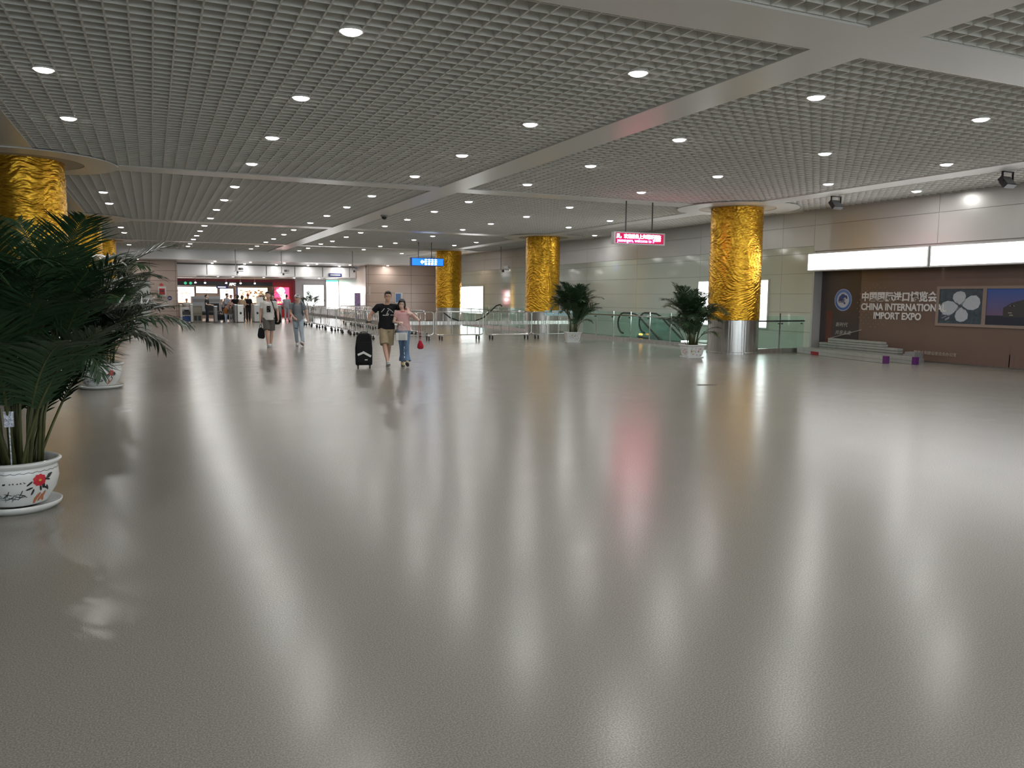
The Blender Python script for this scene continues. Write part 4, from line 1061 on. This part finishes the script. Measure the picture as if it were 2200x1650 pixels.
OLIVE = cloth('grey_brown_cotton', (.115, .105, .095)); SHW = mat('white_shoe', (.62, .62, .61), .5); SHC = mat('cream_shoe', (.60, .47, .28), .5); PRINT = mat('print_white', (.7, .7, .68), .7)
# striped shirt
m_st, nt, bs = nodes_of('striped_shirt'); bs.inputs['Roughness'].default_value = .8
tc = nt.nodes.new('ShaderNodeTexCoord'); wv = nt.nodes.new('ShaderNodeTexWave'); wv.bands_direction = 'Z'; wv.inputs['Scale'].default_value = 11; wv.inputs['Distortion'].default_value = .5
cr_ = nt.nodes.new('ShaderNodeValToRGB'); cr_.color_ramp.interpolation = 'CONSTANT'; cr_.color_ramp.elements[0].color = (.62, .22, .22, 1); cr_.color_ramp.elements[1].color = (.66, .52, .50, 1); cr_.color_ramp.elements[1].position = .42
nt.links.new(tc.outputs['Object'], wv.inputs['Vector']); nt.links.new(wv.outputs[0], cr_.inputs[0]); nt.links.new(cr_.outputs[0], bs.inputs['Base Color'])

# the couple
J = dict(head=(.03, -.05, 1.605), neck=(.005, -.0, 1.435), pelvis=(-.01, .02, .93), sha=(-.195, -.0, 1.375), shb=(.185, .02, 1.375), ela=(-.375, .03, 1.185), wra=(-.405, .02, 1.055), hda=(-.02, -.15, -.9), hna=(.9, .0, 0.1), curla=1.25,
         elb=(.40, .17, 1.335), wrb=(.475, .02, 1.335), hdb=(.15, -.75, -.45), hnb=(-.2, -.3, -.9), curlb=.6, hipa=(-.085, .01, .90), hipb=(.085, .03, .90), kna=(-.055, -.16, .50), ana=(.005, -.30, .125), knb=(.045, .05, .48), anb=(.02, .30, .125), fta=(.1, -.35), ftb=(0, .45), turn=-.05, nod=.08)
man = person('man in black t-shirt and khaki shorts wearing glasses, pulling a big black suitcase', (4.90, 17.95, 0), -.24, J, dict(top=T_BLACK, bottom=KHAKI, leg='short', shortlen=.95, botname='shorts', glasses=1, smile=1, shoe=SHW, sleeve=.55, hem=.865, belly=1.06))
pr = MB()
def chest_bit(x, z, w_, h_, rot=0, y=-.139, pc=None):
    c, s = math.cos(rot), math.sin(rot); yy = y+ (x*x)*.95
    pr.poly([(x+a*c-b_*s, yy+((x+a*c)**2-x*x)*.95, z+a*s+b_*c) for a, b_ in ((-w_, -h_), (w_, -h_), (w_, h_), (-w_, h_))])
for k in range(4): chest_bit(-.115+.018*k, 1.265+.021*k, .011, .007, .85)
for k in range(7): chest_bit(.022+.019*k, 1.335-.006*k-.0012*k*k, .008, .008, -.25-.08*k)
for k in range(6): chest_bit(-.085+.022*k, 1.185, .009, .007)
for a_, b_, r_ in ((.022, 1.275, 1.1), (.008, 1.245, 1.25), (-.006, 1.215, .9), (.035, 1.288, .1), (.02, 1.23, -.6), (.03, 1.205, .2)): chest_bit(a_, b_, .017, .0045, r_)
for k in range(3): chest_bit(.09+.02*k, 1.19, .006, .009)
pr.build('shirt_print', PRINT, man)
J = dict(head=(-.02, -.04, 1.435), neck=(.0, .0, 1.285), pelvis=(.03, .02, .88), sha=(-.135, -.0, 1.235), shb=(.135, -.01, 1.235), ela=(-.20, .0, 1.03), wra=(-.09, -.20, 1.02), hda=(.7, -.5, .1), hna=(.2, .4, -.9), curla=.9,
         elb=(.36, -.02, 1.075), wrb=(.21, -.14, 1.215), hdb=(-.8, .0, .35), hnb=(-.2, .6, -.5), curlb=.7, hipa=(-.05, .02, .84), hipb=(.10, .02, .84), kna=(-.02, .05, .46), ana=(.0, .20, .12), knb=(.085, -.12, .48), anb=(.10, -.22, .12), fta=(.1, .4), ftb=(-.1, -.45), turn=.0, nod=.12, tilt=.12)
wom = person('woman in red and white striped top and flared blue jeans, beside the man with suitcase', (5.23, 17.80, 0), -.26, J, dict(woman=1, size=.92, top=m_st, bottom=JEANS, botname='jeans', flare=.105, leglen=.93, glasses=1, smile=1, hair='bob', shoe=SHC, sole=DGREY, sleeve=.42, hem=.83, headscale=1.04))
MB().lathe([(.068, 0), (.078, .006), (.070, .016)], 20, (0, .008, 1.262), sy=.95).build('collar_trim', mat('red_trim', (.5, .03, .04), .7), wom, smooth=True)
fl3 = MB(); rnd = random.Random(4)
for k in range(16):
    z = rnd.uniform(.17, .50); x = rnd.uniform(.02, .13); fl3.ell((x, -.20+.0*z-(.55-z)*.1+.05*(z > .3), z), (.012, .008, .012), None, 7, 5)
fl3.build('embroidered_flowers', PRINT, wom)
# carried things
sc_ = thing('suitcase', 'big black upright suitcase with white baggage tag, pulled by the man', 'suitcase', (4.30, 17.72, 0), -.22)
SB = cloth('suitcase_black', (.012, .012, .014), bump=.3, bscale=60)
sb = MB(); o = sb.prism([(-.185, -.13, .075), (.185, -.13, .075), (.19, -.13, .45), (.175, -.13, .70), (.12, -.13, .79), (-.10, -.13, .79), (-.155, -.13, .70), (-.19, -.13, .45)], (0, .26, 0)).build('shell', SB, sc_); recalc(o); bv = o.modifiers.new('b', 'BEVEL'); bv.width = .035; bv.segments = 4; auto(o, .6)
o = MB().box(-.15, -.155, .13, .15, -.12, .60).build('front_pocket', SB, sc_); bv = o.modifiers.new('b', 'BEVEL'); bv.width = .014; bv.segments = 3
for x in (-.13, .13):
    for y in (-.08, .08): MB().tube([(x-.015, y, .033), (x+.015, y, .033)], .033, 14).cbox((x, y, .065), (.045, .05, .03)).build('wheel', RUBBER, sc_)
MB().tube([(.15, .09, .75), (.13, .09, 1.03)], .009, 8).tube([(.10, .09, .75), (.10, .09, 1.03)], .009, 8).build('telescopic_tube', CHROME, sc_)
MB().tube([(.06, .09, 1.035), (.18, .09, 1.035)], .018, 10).build('pull_handle', BLACK, sc_, smooth=True)
MB().tube([(-.06, -.02, .79), (-.05, -.02, .815), (.05, -.02, .815), (.06, -.02, .79)], .010, 8).build('top_grip', BLACK, sc_, smooth=True)
tg_ = MB(); tg_.cbox((-.075, -.163, .335), (.13, .004, .045), mt=Matrix.Rotation(-.40, 3, 'Y')); tg_.cbox((.065, -.165, .325), (.21, .004, .048), mt=Matrix.Rotation(.50, 3, 'Y')); tg_.cbox((.05, -.160, .20), (.06, .006, .022))
tg_.build('baggage_tag', PRINT, sc_)['label'] = 'white paper baggage tag'
pb = thing('plastic_bag', 'clear plastic bag holding a white box, hanging from the hand of the woman', 'bag', (5.13, 17.52, .98), -.26)
MB().box(-.135, -.05, -.35, .12, .07, -.185).build('white_box', PRINT, pb)
gb = MB(); gb.loft([(0, .01, -.36, .145, .075), (0, .01, -.18, .142, .072), (.0, .01, -.06, .10, .05), (-.01, .0, .02, .018, .018)], 18); gb.build('clear_film', glass_mat('clear_film', (.93, .93, .95), .5, .25), pb, smooth=True)
rb = thing('handbag', 'small red drawstring bag hanging on a long strap from the elbow of the woman', 'bag', (5.585, 17.68, 1.03), -.26)
RB = cloth('red_leather', (.42, .02, .04), bump=.4, bscale=30)
o = MB().loft([(.03, 0, -.62, .04, .03), (.03, 0, -.59, .075, .05), (.03, 0, -.52, .070, .048), (.025, 0, -.455, .035, .026), (.025, 0, -.43, .045, .034)], 18).build('pouch', RB, rb, smooth=True)
MB().tube([(.0, -.02, .02), (-.01, -.02, -.2), (.012, -.01, -.45)], .006, 6).tube([(.02, .02, .02), (.03, .01, -.2), (.035, .01, -.45)], .006, 6).tube([(.0, -.02, .02), (.01, .0, .045), (.02, .02, .02)], .006, 6).build('strap', RB, rb, smooth=True)
# the two men behind
J = dict(head=(-.01, -.03, 1.61), neck=(.0, .0, 1.435), pelvis=(.0, .0, .93), sha=(-.185, 0, 1.38), shb=(.185, 0, 1.38), ela=(-.245, .03, 1.10), wra=(-.255, -.03, .83), hda=(.02, -.1, -.95), hna=(.9, -.1, 0), curla=1.3, elb=(.265, .03, 1.12), wrb=(.285, -.08, .90), hdb=(.0, -.25, -.9), hnb=(-.9, .1, 0), curlb=.8,
         hipa=(-.085, 0, .90), hipb=(.085, 0, .90), kna=(-.075, -.12, .50), ana=(-.035, -.14, .095), knb=(.075, .02, .49), anb=(.04, .06, .10), fta=(.35, 0), ftb=(-.35, .15))
m2 = person('man in white t-shirt with black square print and grey shorts, carrying a black bag', (3.33, 26.1, 0), -.14, J, dict(top=T_WHITE, bottom=OLIVE, leg='short', botname='shorts', smile=1, shoe=SHW, sleeve=.62, hem=.85))
pq = MB()
n_ = 6
for k in range(n_):
    x0, x1 = -.050+.115*k/n_-.008, -.050+.115*(k+1)/n_-.008
    pq.m(0).poly([(x0, -.146+x0*x0*.9, 1.095), (x1, -.146+x1*x1*.9, 1.095), (x1, -.146+x1*x1*.9, 1.29), (x0, -.146+x0*x0*.9, 1.29)])
for x, z in ((-.015, 1.235), (.025, 1.20), (-.02, 1.14), (.03, 1.25)): pq.m(1).ell((x, -.147, z), (.009, .003, .007), None, 8, 5)
pq.build('shirt_print', [T_BLACK, PRINT], m2)
MB().tube([(.085, -.02, 1.47), (.12, -.125, 1.38), (.165, -.145, 1.2), (.21, -.10, 1.02), (.24, .0, .95)], .016, 8).build('shoulder_strap', T_BLACK, m2, smooth=True)
bg = thing('shoulder_bag', 'black backpack slung behind the hip of the man in white t-shirt', 'bag', (3.33+.27, 26.30, .70), -.14)
o = MB().loft([(0, 0, 0, .07, .05), (.01, 0, .08, .12, .09), (.01, 0, .28, .12, .10), (-.02, 0, .46, .08, .07)], 18).build('bag_body', T_BLACK, bg, smooth=True)
MB().box(-.04, -.11, .1, .08, -.085, .26).build('pocket', T_BLACK, bg)
hb = thing('carry_bag', 'black bag held low in the hand of the man in white t-shirt', 'bag', (3.06, 26.07, .26), -.1)
o = MB().prism([(-.06, -.05, .02), (.09, -.05, 0), (.135, -.05, .05), (.12, -.05, .30), (.02, -.05, .365), (-.05, -.05, .33), (-.09, -.05, .10)], (0, .11, 0)).build('bag_body', T_BLACK, hb); recalc(o); bv = o.modifiers.new('b', 'BEVEL'); bv.width = .02; bv.segments = 3
MB().tube([(-.02, 0, .35), (-.015, 0, .43), (.0, 0, .465), (.03, 0, .44), (.05, 0, .35)], .010, 6).build('grip', T_BLACK, hb, smooth=True)
J = dict(head=(-.015, -.04, 1.53), neck=(.0, .0, 1.375), pelvis=(.0, .0, .89), sha=(-.175, 0, 1.32), shb=(.175, 0, 1.32), ela=(-.235, -.02, 1.08), wra=(-.13, -.22, .93), hda=(.7, -.4, -.5), hna=(.3, .4, -.6), curla=.7, elb=(.255, .05, 1.08), wrb=(.30, .02, .83), curlb=.8,
         hipa=(-.08, 0, .86), hipb=(.08, 0, .86), kna=(-.07, .02, .46), ana=(-.045, .12, .11), knb=(.10, -.14, .48), anb=(.135, -.30, .13), fta=(.1, .25), ftb=(-.35, -.45))
m3 = person('man in white cap, grey t-shirt and light torn jeans with backpack straps', (4.25, 26.25, 0), -.16, J, dict(size=.96, top=T_GREY, bottom=JLIGHT, botname='jeans', flare=.058, leglen=.93, shoe=SHW, sole=mat('pink_sole', (.35, .25, .25), .6), sleeve=.62, hem=.80, cap=[mat('cap_white', (.70, .70, .68), .7), mat('cap_brim', (.12, .16, .15), .6)]))
for s in (-1, 1): MB().tube([(s*.09, .07, 1.42), (s*.115, -.06, 1.39), (s*.135, -.135, 1.28), (s*.145, -.12, 1.1), (s*.165, -.02, .98)], .017, 8).build('backpack_strap', mat('strap_slate', (.07, .08, .10), .7), m3, smooth=True)
MB().loft([(0, .19, .92, .10, .05), (0, .20, 1.0, .14, .08), (0, .20, 1.25, .14, .08), (0, .18, 1.36, .09, .05)], 18).build('backpack', mat('strap_slate', (.07, .08, .10), .7), m3, smooth=True)
MB().cbox((-.06, -.068, .58), (.09, .01, .02)).build('knee_tear', T_BLACK, m3)
# people at the gates, far back (facing the shops or each other)
def bgp(label, px, py, rz, hgt, arms, lean, st, step=.1):
    J = joints(hgt, lean, arms, step)
    st = dict(st); st.setdefault('size', hgt/1.75); st.setdefault('hem', (.95-.07)*hgt/1.75); st.setdefault('shoe', BLACK); st.setdefault('sleeve', .6)
    return person(label, (px, py, 0), rz, J, st, vox=.012)
NAVY = cloth('navy_cloth', (.02, .025, .04)); CHAR = cloth('charcoal_cloth', (.035, .035, .04)); PEACH = cloth('peach_cloth', (.55, .40, .27)); PGREY = cloth('pale_grey_cloth', (.38, .38, .42)); PURC = cloth('dark_plum_cloth', (.06, .02, .05)); RUST = cloth('rust_cloth', (.25, .10, .03)); PALEB = cloth('pale_jeans', (.40, .50, .62))
bgp('staff woman in black waistcoat and trousers standing at the gates, hair in a bun', 2.92, 50.1, 1.2, 1.66, 'front', 0.0, dict(woman=1, top=CHAR, bottom=NAVY, hair='bun', botname='trousers'))
bgp('man in pale grey shirt bending forward over a luggage trolley', 4.0, 52.1, .9, 1.74, 'front', .22, dict(top=PGREY, bottom=NAVY, sleeve=1.7))
bgp('man in dark shirt and cap standing between trolley and gate pillar', 4.75, 53.2, .3, 1.68, 'front', .05, dict(top=T_BLACK, bottom=CHAR, cap=[mat('cap_rose', (.35, .12, .14), .7), CHAR]))
bgp('small child in rust jacket and pale jeans by the luggage trolley', 4.00, 50.75, .6, 1.02, 'down', 0, dict(top=RUST, bottom=PALEB, sleeve=1.8, headscale=1.35, shoe=SHW), step=.05)
bgp('second small child in dark olive clothes right of the child in rust jacket', 4.27, 50.7, -.3, 1.0, 'down', 0, dict(top=OLIVE, bottom=PGREY, sleeve=1.8, headscale=1.35, shoe=SHW), step=.05)
bgp('woman in peach top and black trousers between the two gate pillars', 5.08, 52.3, 2.6, 1.62, 'front', .04, dict(woman=1, top=PEACH, bottom=T_BLACK, hair='bob', sleeve=1.6))
bgp('man in black shirt and red cap behind the second gate pillar', 5.55, 53.3, .2, 1.70, 'front', 0, dict(top=T_BLACK, bottom=CHAR, sleeve=1.5, cap=[mat('cap_red', (.45, .06, .05), .7), T_BLACK]))
bgp('person in white top with dark hair behind the woman in peach', 5.05, 54.6, 2.9, 1.66, 'down', 0, dict(top=T_WHITE, bottom=NAVY, hair='bob', woman=1))
bgp('woman in plum top behind the shoulder of the man in white t-shirt', 7.1, 53.4, -.5, 1.68, 'phone', 0, dict(woman=1, top=PURC, bottom=CHAR, hair='long'))
bgp('person in pale grey clothes right of the woman in plum', 8.1, 54.4, 2.8, 1.70, 'down', 0, dict(top=PGREY, bottom=PGREY, sleeve=1.7))
bgp('seated worker in white shirt behind the tray trolley at the left', 1.92, 53.2, .2, 1.40, 'front', .05, dict(top=T_WHITE, bottom=NAVY))
bgp('person in pink top near the lit food counter', 4.9, 57.5, .1, 1.66, 'front', 0, dict(woman=1, top=cloth('pink_cloth', (.55, .3, .28)), bottom=CHAR, hair='bob'))

# ------------------------------------------------------------------ gates, trolleys and machines at the passage
def gate(label, x, y, w_, d, h_, m, panel=True, rz=0):
    t = thing('gate_pillar', label, 'gate', (x, y, 0), rz, None)
    o = MB().box(-w_/2, 0, .05, w_/2, d, h_-.03).build('housing', m, t); MB().box(-w_/2+.01, .01, 0, w_/2-.01, d-.01, .05).build('plinth', DGREY, t)
    MB().box(-w_/2-.01, -.01, h_-.03, w_/2+.01, d+.01, h_).build('top_plate', CHROME, t)
    if panel: MB().box(-.055, -.008, .50, .055, 0, .63).build('card_reader', BLACK, t)
    return t
gate('white gate pillar with black card reader, left of the two facing the hall', 4.80, 50.3, .34, 1.5, 1.06, WHITE)
gate('grey gate pillar with black card reader, behind the arm of the man in white t-shirt', 5.80, 50.6, .36, 1.5, 1.06, LGREY)
gate('dark narrow gate post between the two small children and the white pillar', 4.52, 50.2, .12, 1.2, 1.08, MGREY, False)
gate('steel gate post just right of the second gate pillar', 6.25, 50.9, .30, 1.6, 1.04, MGREY, False)
gate('thin grey gate post at the left end by the brown wall', 1.52, 50.2, .10, .9, 1.05, LGREY, False)
gate('steel gate post right of the tray trolley', 2.10, 50.5, .12, 1.1, 1.10, LGREY, False)
gate('short steel gate post right of the man bending over the trolley', 3.42, 50.4, .16, 1.0, .98, MGREY, False)
gate('last steel gate pillar beside the row of barriers', 7.15, 51.2, .30, 1.4, 1.03, MGREY, False)
tt = thing('tray_trolley', 'tray trolley with dark blue bin and rounded steel trays, at the left of the gates', 'trolley', (1.80, 50.9, 0))
MB().box(-.24, 0, .04, .24, .55, .36).build('blue_bin', mat('bin_blue', (.015, .06, .24), .45), tt)
for x in (-.27, .27): MB().cbox((x, .3, .45), (.03, .5, .9)).build('side_frame', LGREY, tt)
MB().box(-.26, 0, .40, .26, .55, .44).box(-.26, 0, .76, .26, .55, .80).build('shelf', LGREY, tt); MB().box(-.23, .02, .44, .23, .5, .66).build('dark_tray', DGREY, tt)
o = MB().loft([(0, .28, .80, .26, .27), (0, .28, .86, .24, .25), (0, .28, .90, .14, .16)], 20).build('tray_stack', WHITE, tt, smooth=True)
xr = thing('baggage_scanner', 'big grey baggage scanner behind the staff woman', 'scanner', (3.15, 54.6, 0))
MB().box(-.85, 0, .35, .85, 1.6, 1.55).build('housing', mat('scanner_grey', (.40, .41, .42), .4), xr); MB().box(-.80, -.012, 1.20, .80, 0, 1.38).build('dark_band', MGREY, xr)
MB().box(-.9, -.9, .50, .9, 0, .60).build('conveyor', DGREY, xr); MB().box(.1, -.014, .62, .75, 0, 1.1).build('tunnel_mouth', BLACK, xr)
for x in (-.7, .7): MB().box(x-.06, -.8, 0, x+.06, 1.5, .5).build('support', MGREY, xr)
cb = thing('low_cabinet', 'low grey brown cabinet with two dark openings, left of the staff woman', 'cabinet', (2.42, 50.8, 0))
MB().box(-.26, 0, 0, .26, .6, .98).build('body', mat('cabinet_taupe', (.20, .19, .15), .5), cb)
for x in (-.11, .11): MB().box(x-.08, -.01, .12, x+.08, 0, .40).build('opening', BLACK, cb)
MB().box(-.22, -.01, .58, .22, 0, .90).build('upper_panel', mat('cabinet_panel', (.30, .27, .22), .5), cb)
for (x, y, lb) in ((3.72, 50.9, 'luggage trolley with dark bag in front of the bending man'), (4.28, 52.4, 'luggage trolley with dark bags behind the two children')):
    lt = thing('luggage_trolley', lb, 'luggage trolley', (x, y, 0), .1)
    MB().tube([(-.25, 0, .12), (-.25, .6, .12), (-.25, .75, 1.0), (.25, .75, 1.0), (.25, .6, .12), (.25, 0, .12)], .017, 8).tube([(-.25, 0, .12), (.25, 0, .12)], .017, 8).tube([(-.25, .3, .55), (.25, .3, .55)], .012, 8).tube([(-.25, .3, .55), (-.25, .62, .42)], .012, 8).tube([(.25, .3, .55), (.25, .62, .42)], .012, 8).build('frame', CHROME, lt, smooth=True)
    for sx_ in (-.24, .24): MB().tube([(sx_-.015, .1, .05), (sx_+.015, .1, .05)], .05, 12).build('wheel', RUBBER, lt)
    tb_ = thing('travel_bag', 'dark travel bag on the %s' % lb.replace('luggage trolley with dark bag', 'trolley').replace('s behind', ' behind'), 'bag', (x+.02, y+.32, .14), .1)
    o = MB().box(-.2, -.18, 0, .2, .18, .32).build('bag_body', CHAR, tb_); bv = o.modifiers.new('b', 'BEVEL'); bv.width = .05; bv.segments = 3
    MB().tube([(-.08, 0, .31), (-.06, 0, .37), (.06, 0, .37), (.08, 0, .31)], .008, 6).build('grip', BLACK, tb_)
ws = thing('standing_sign', 'plain white standing panel behind the second gate pillar', 'sign', (6.10, 51.9, 0))
MB().box(-.2, 0, 1.0, .2, .03, 1.52).build('board', WHITE, ws); MB().cyl(0, .02, 0, 1.02, .02, 8).build('stand', CHROME, ws)
pu = thing('suitcase', 'purple suitcase half hidden at the last gates', 'suitcase', (6.75, 53.0, 0), .2)
o = MB().box(-.2, -.13, .06, .2, .13, .66).build('shell', mat('suitcase_purple', (.10, .01, .12), .35), pu); bv = o.modifiers.new('b', 'BEVEL'); bv.width = .03; bv.segments = 3
MB().tube([(-.1, .1, .64), (-.1, .1, .95), (.1, .1, .95), (.1, .1, .64)], .01, 6).build('pull_handle', CHROME, pu)
# palms standing behind the gates
def far_palm(label, loc, seed, ht):
    t = thing('potted_palm', label, 'potted plant', loc, 0, 'areca palms in white pots')
    MB().lathe([(.16, 0), (.22, .3), (.23, .4), (.2, .4), (.19, .34)], 24, cap0=True).build('pot', CERAMIC, t, smooth=True)
    MB().lathe([(.19, 0), (.01, .01)], 20, (0, 0, .36)).build('soil', SOIL, t)
    palm(t, .36, .14, ht, .95, 22, seed, 8)
far_palm('small palm behind the head of the man in white t-shirt', (7.05, 55.2, 0), 71, 1.85)
far_palm('palm behind the man in white cap, before the white light panel', (9.6, 54.3, 0), 72, 1.75)

# ------------------------------------------------------------------ shops at the end of the passage
SY = 63.0
bk2 = MB(); bk2.box(XC0-.3, 67.5, 0, 15.5, 67.8, 3.0)
struct(bk2.build('wall_shops', mat('shop_back_wall', (.55, .50, .46), .5)))
lw = MB(); lw.box(10.02, SY+.02, 0, XC1, SY+.2, 2.93); struct(lw.build('wall_shops', mat('pale_lilac_wall', (.72, .72, .77), .35)))
hd_ = thing('shop_front', 'red framed fast food shop front with black sign band and white letters', 'shop', (0, SY, 0))
CRIM = mat('shop_red', (.30, .012, .04), .35); MAR = mat('shop_black', (.025, .015, .018), .3)
MB().box(1.55, -.15, 2.62, 10.02, .1, 2.80).box(9.78, -.15, 0, 10.02, .1, 2.62).build('red_frame', CRIM, hd_)
MB().box(1.55, -.08, 2.32, 8.35, .1, 2.62).build('sign_band', MAR, hd_)
text_mesh('sign_lettering', 'KFC', .24, mat('sign_lit_white', (1, 1, 1), .4, emit=3), hd_, front_mtx(5.25, -.095, 2.36), .01, .006, shear=.2)
MB().box(8.35, -.10, 0, 9.78, .1, 2.62).build('red_panel', mat('shop_bright_red', (.50, .015, .025), .4), hd_)
po = MB(); GW = mat('poster_glow', (1, .95, .93), .4, emit=3.2); GP = mat('poster_pink', (1, .06, .16), .4, emit=1.3); GO = mat('poster_orange', (1, .45, .12), .4, emit=1.6)
rnd = random.Random(8)
po.m(1).box(8.45, -.125, 1.0, 9.55, -.105, 2.25)
for (x, z, rx, rz_) in ((8.95, 2.0, .30, .26), (9.1, 1.65, .22, .3), (9.15, 1.3, .16, .25)):
    po.m(0).poly([(x+rx*math.cos(2*PI*k/18)*(1+.1*math.sin(5*k)), -.13, z+rz_*math.sin(2*PI*k/18)) for k in range(18)])
for k in range(14): x, z = rnd.uniform(8.5, 9.5), rnd.uniform(1.1, 2.2); po.m(rnd.choice([1, 2, 2])).poly([(x+.07*math.cos(2*PI*q/8), -.133-.0005*k, z+.08*math.sin(2*PI*q/8)) for q in range(8)])
po.build('lit_poster', [GW, GP, GO], hd_)
for x in (2.25, 2.6):
    MB().tube([(x, -.09, 2.48), (x, -.11, 2.48)], .10, 18).build('green_logo', mat('logo_green', (.05, .45, .22), .4, emit=.6), hd_)
for i, x in enumerate((2.9, 3.55, 5.0, 6.0, 7.0)):
    sp2 = thing('spotlight', '%s spotlight from the left, in front of the black shop band' % (['leftmost']+ORD[1:])[i], 'spotlight', (x, SY-.6, 2.89), group='track spotlights')
    MB().tube([(0, 0, 0), (0, 0, -.25)], .015, 6).build('stem', WHITE, sp2); MB().tube([(0, 0, -.25), (0, -.10, -.38)], [.05, .07], 12).build('head', WHITE, sp2)
    MB().tube([(0, -.101, -.381), (0, -.106, -.388)], .062, 12).build('lens', mat('spot_glow', (1, 1, 1), .3, emit=14), sp2)
# lit menu boards and counters
def menu(label, x0, x1, z0, z1, y, cols, base, seed, e=2.6):
    y = 67.4
    k_ = 67.4/65.3; x0 *= k_; x1 *= k_; z0 = 1.6+(z0-1.6)*k_; z1 = 1.6+(z1-1.6)*k_
    t = thing('menu_board', label, 'menu board', (x0, y, z0), group='lit menu boards')
    MB().box(0, 0, 0, x1-x0, .08, z1-z0).build('case', DGREY, t)
    mb = MB(); rnd = random.Random(seed); mb.m(0).box(.03, -.01, .03, x1-x0-.03, 0, z1-z0-.03)
    for k in range(cols):
        w0 = rnd.uniform(.06, .22); h0 = rnd.uniform(.05, .16); xx = rnd.uniform(.1, x1-x0-.35); zz = rnd.uniform(.08, max(.1, z1-z0-.25)); mb.m(rnd.choice([1, 2, 3])).box(xx, -.014-.0003*k, zz, xx+w0, -.010, zz+h0)
    mb.build('lit_face', base, t)
B1 = [mat('menu_white', (1, .97, .93), .4, emit=3.2), mat('menu_cream', (1, .72, .5), .4, emit=1.6), mat('menu_red', (.85, .30, .24), .4, emit=1.2), mat('menu_pink', (.95, .55, .52), .4, emit=1.6)]
B2 = [mat('menu_warm', (1, .72, .42), .4, emit=1.8), B1[1], B1[2], mat('menu_brown', (.35, .16, .06), .5, emit=.4)]
menu('white and cream lit menu wall at the far left of the shops', 1.62, 2.95, .95, 2.25, 65.6, 55, B1, 1)
menu('long white lit menu board left of the fast food letters', 3.05, 4.6, 1.75, 2.28, 65.2, 26, B1, 2)
menu('lit menu board under the fast food letters', 4.75, 5.75, 1.3, 2.15, 65.2, 34, B1, 3)
menu('warm orange lit menu wall right of the fast food letters', 6.0, 8.3, 1.0, 2.25, 65.4, 90, B2, 4)
for (x0, x1, lb) in ((1.7, 4.5, 'left pale food counter under the menu boards'), (4.8, 8.1, 'right pale food counter under the warm menu wall')):
    ct = thing('food_counter', lb, 'counter', ((x0+x1)/2, 64.2, 0))
    MB().box(-(x1-x0)/2, 0, 0, (x1-x0)/2, .6, 1.0).build('cabinet', mat('counter_front', (.55, .42, .34), .4), ct)
    MB().box(-(x1-x0)/2-.02, -.04, 1.0, (x1-x0)/2+.02, .62, 1.05).build('worktop', WHITE, ct)
    MB().box(-(x1-x0)/2+.1, .05, 1.05, (x1-x0)/2-.1, .4, 1.32).build('lit_display', mat('display_warm', (1, .62, .42), .4, emit=1.1), ct)
cs = thing('blue_shop_sign', 'small purple blue sign hanging left of the fast food letters', 'sign', (4.75, SY-.12, 2.26))
MB().box(-.42, -.04, -.14, .42, 0, .06).build('plate', mat('sign_indigo', (.04, .04, .22), .4), cs); MB().box(-.3, -.046, -.07, .25, -.04, -.01).build('white_line', mat('sign_lit_lilac', (.6, .6, 1), .4, emit=1.5), cs)
pp = thing('blue_pillar', 'narrow lilac blue shop pillar between the menu boards', 'pillar', (5.80, SY+.1, 0)); MB().box(-.07, 0, 0, .07, .14, 2.3).build('shaft', mat('pillar_lilac', (.22, .24, .50), .4), pp)
light_y = SY-.03
t = thing('advert_light_box', 'blank white glowing advertising panel right of the red shop', 'light box', (10.62, SY, 0)); MB().box(0, -.1, .85, 1.60, 0, 2.50).build('case', LGREY, t); MB().box(.05, -.108, .90, 1.55, -.1, 2.45).build('lit_face', PANELW, t)
t = thing('advert_light_box', 'tall white glowing panel with green top strip near the right brown wall', 'light box', (12.36, SY, 0)); MB().box(0, -.1, .60, .98, 0, 2.88).build('case', LGREY, t); MB().box(.03, -.108, .63, .95, -.1, 2.72).build('lit_face', PANELW, t); MB().box(.03, -.108, 2.72, .95, -.1, 2.84).build('green_strip', mat('strip_green', (.08, .8, .5), .4, emit=1.2), t)
t = thing('banner_stand', 'purple and white roll-up banner standing at the start of the brown wall', 'banner', (13.0, 55.2, 0)); MB().box(-.2, -.02, .04, .2, .01, 1.85).build('banner_sheet', mat('banner_lilac', (.36, .26, .48), .5, var=.7, scale=7), t); MB().box(-.24, -.08, 0, .24, .08, .05).build('foot', DGREY, t)
t = thing('passage_sign', 'small navy sign on the pale panels above the passage', 'sign', (11.85, 56.98, 3.1)); MB().box(-.45, -.05, -.12, .45, 0, .12).build('plate', mat('navy_sign', (.03, .04, .16), .4), t); MB().box(-.36, -.055, -.04, .36, -.05, .04).build('white_line', LGREY, t)
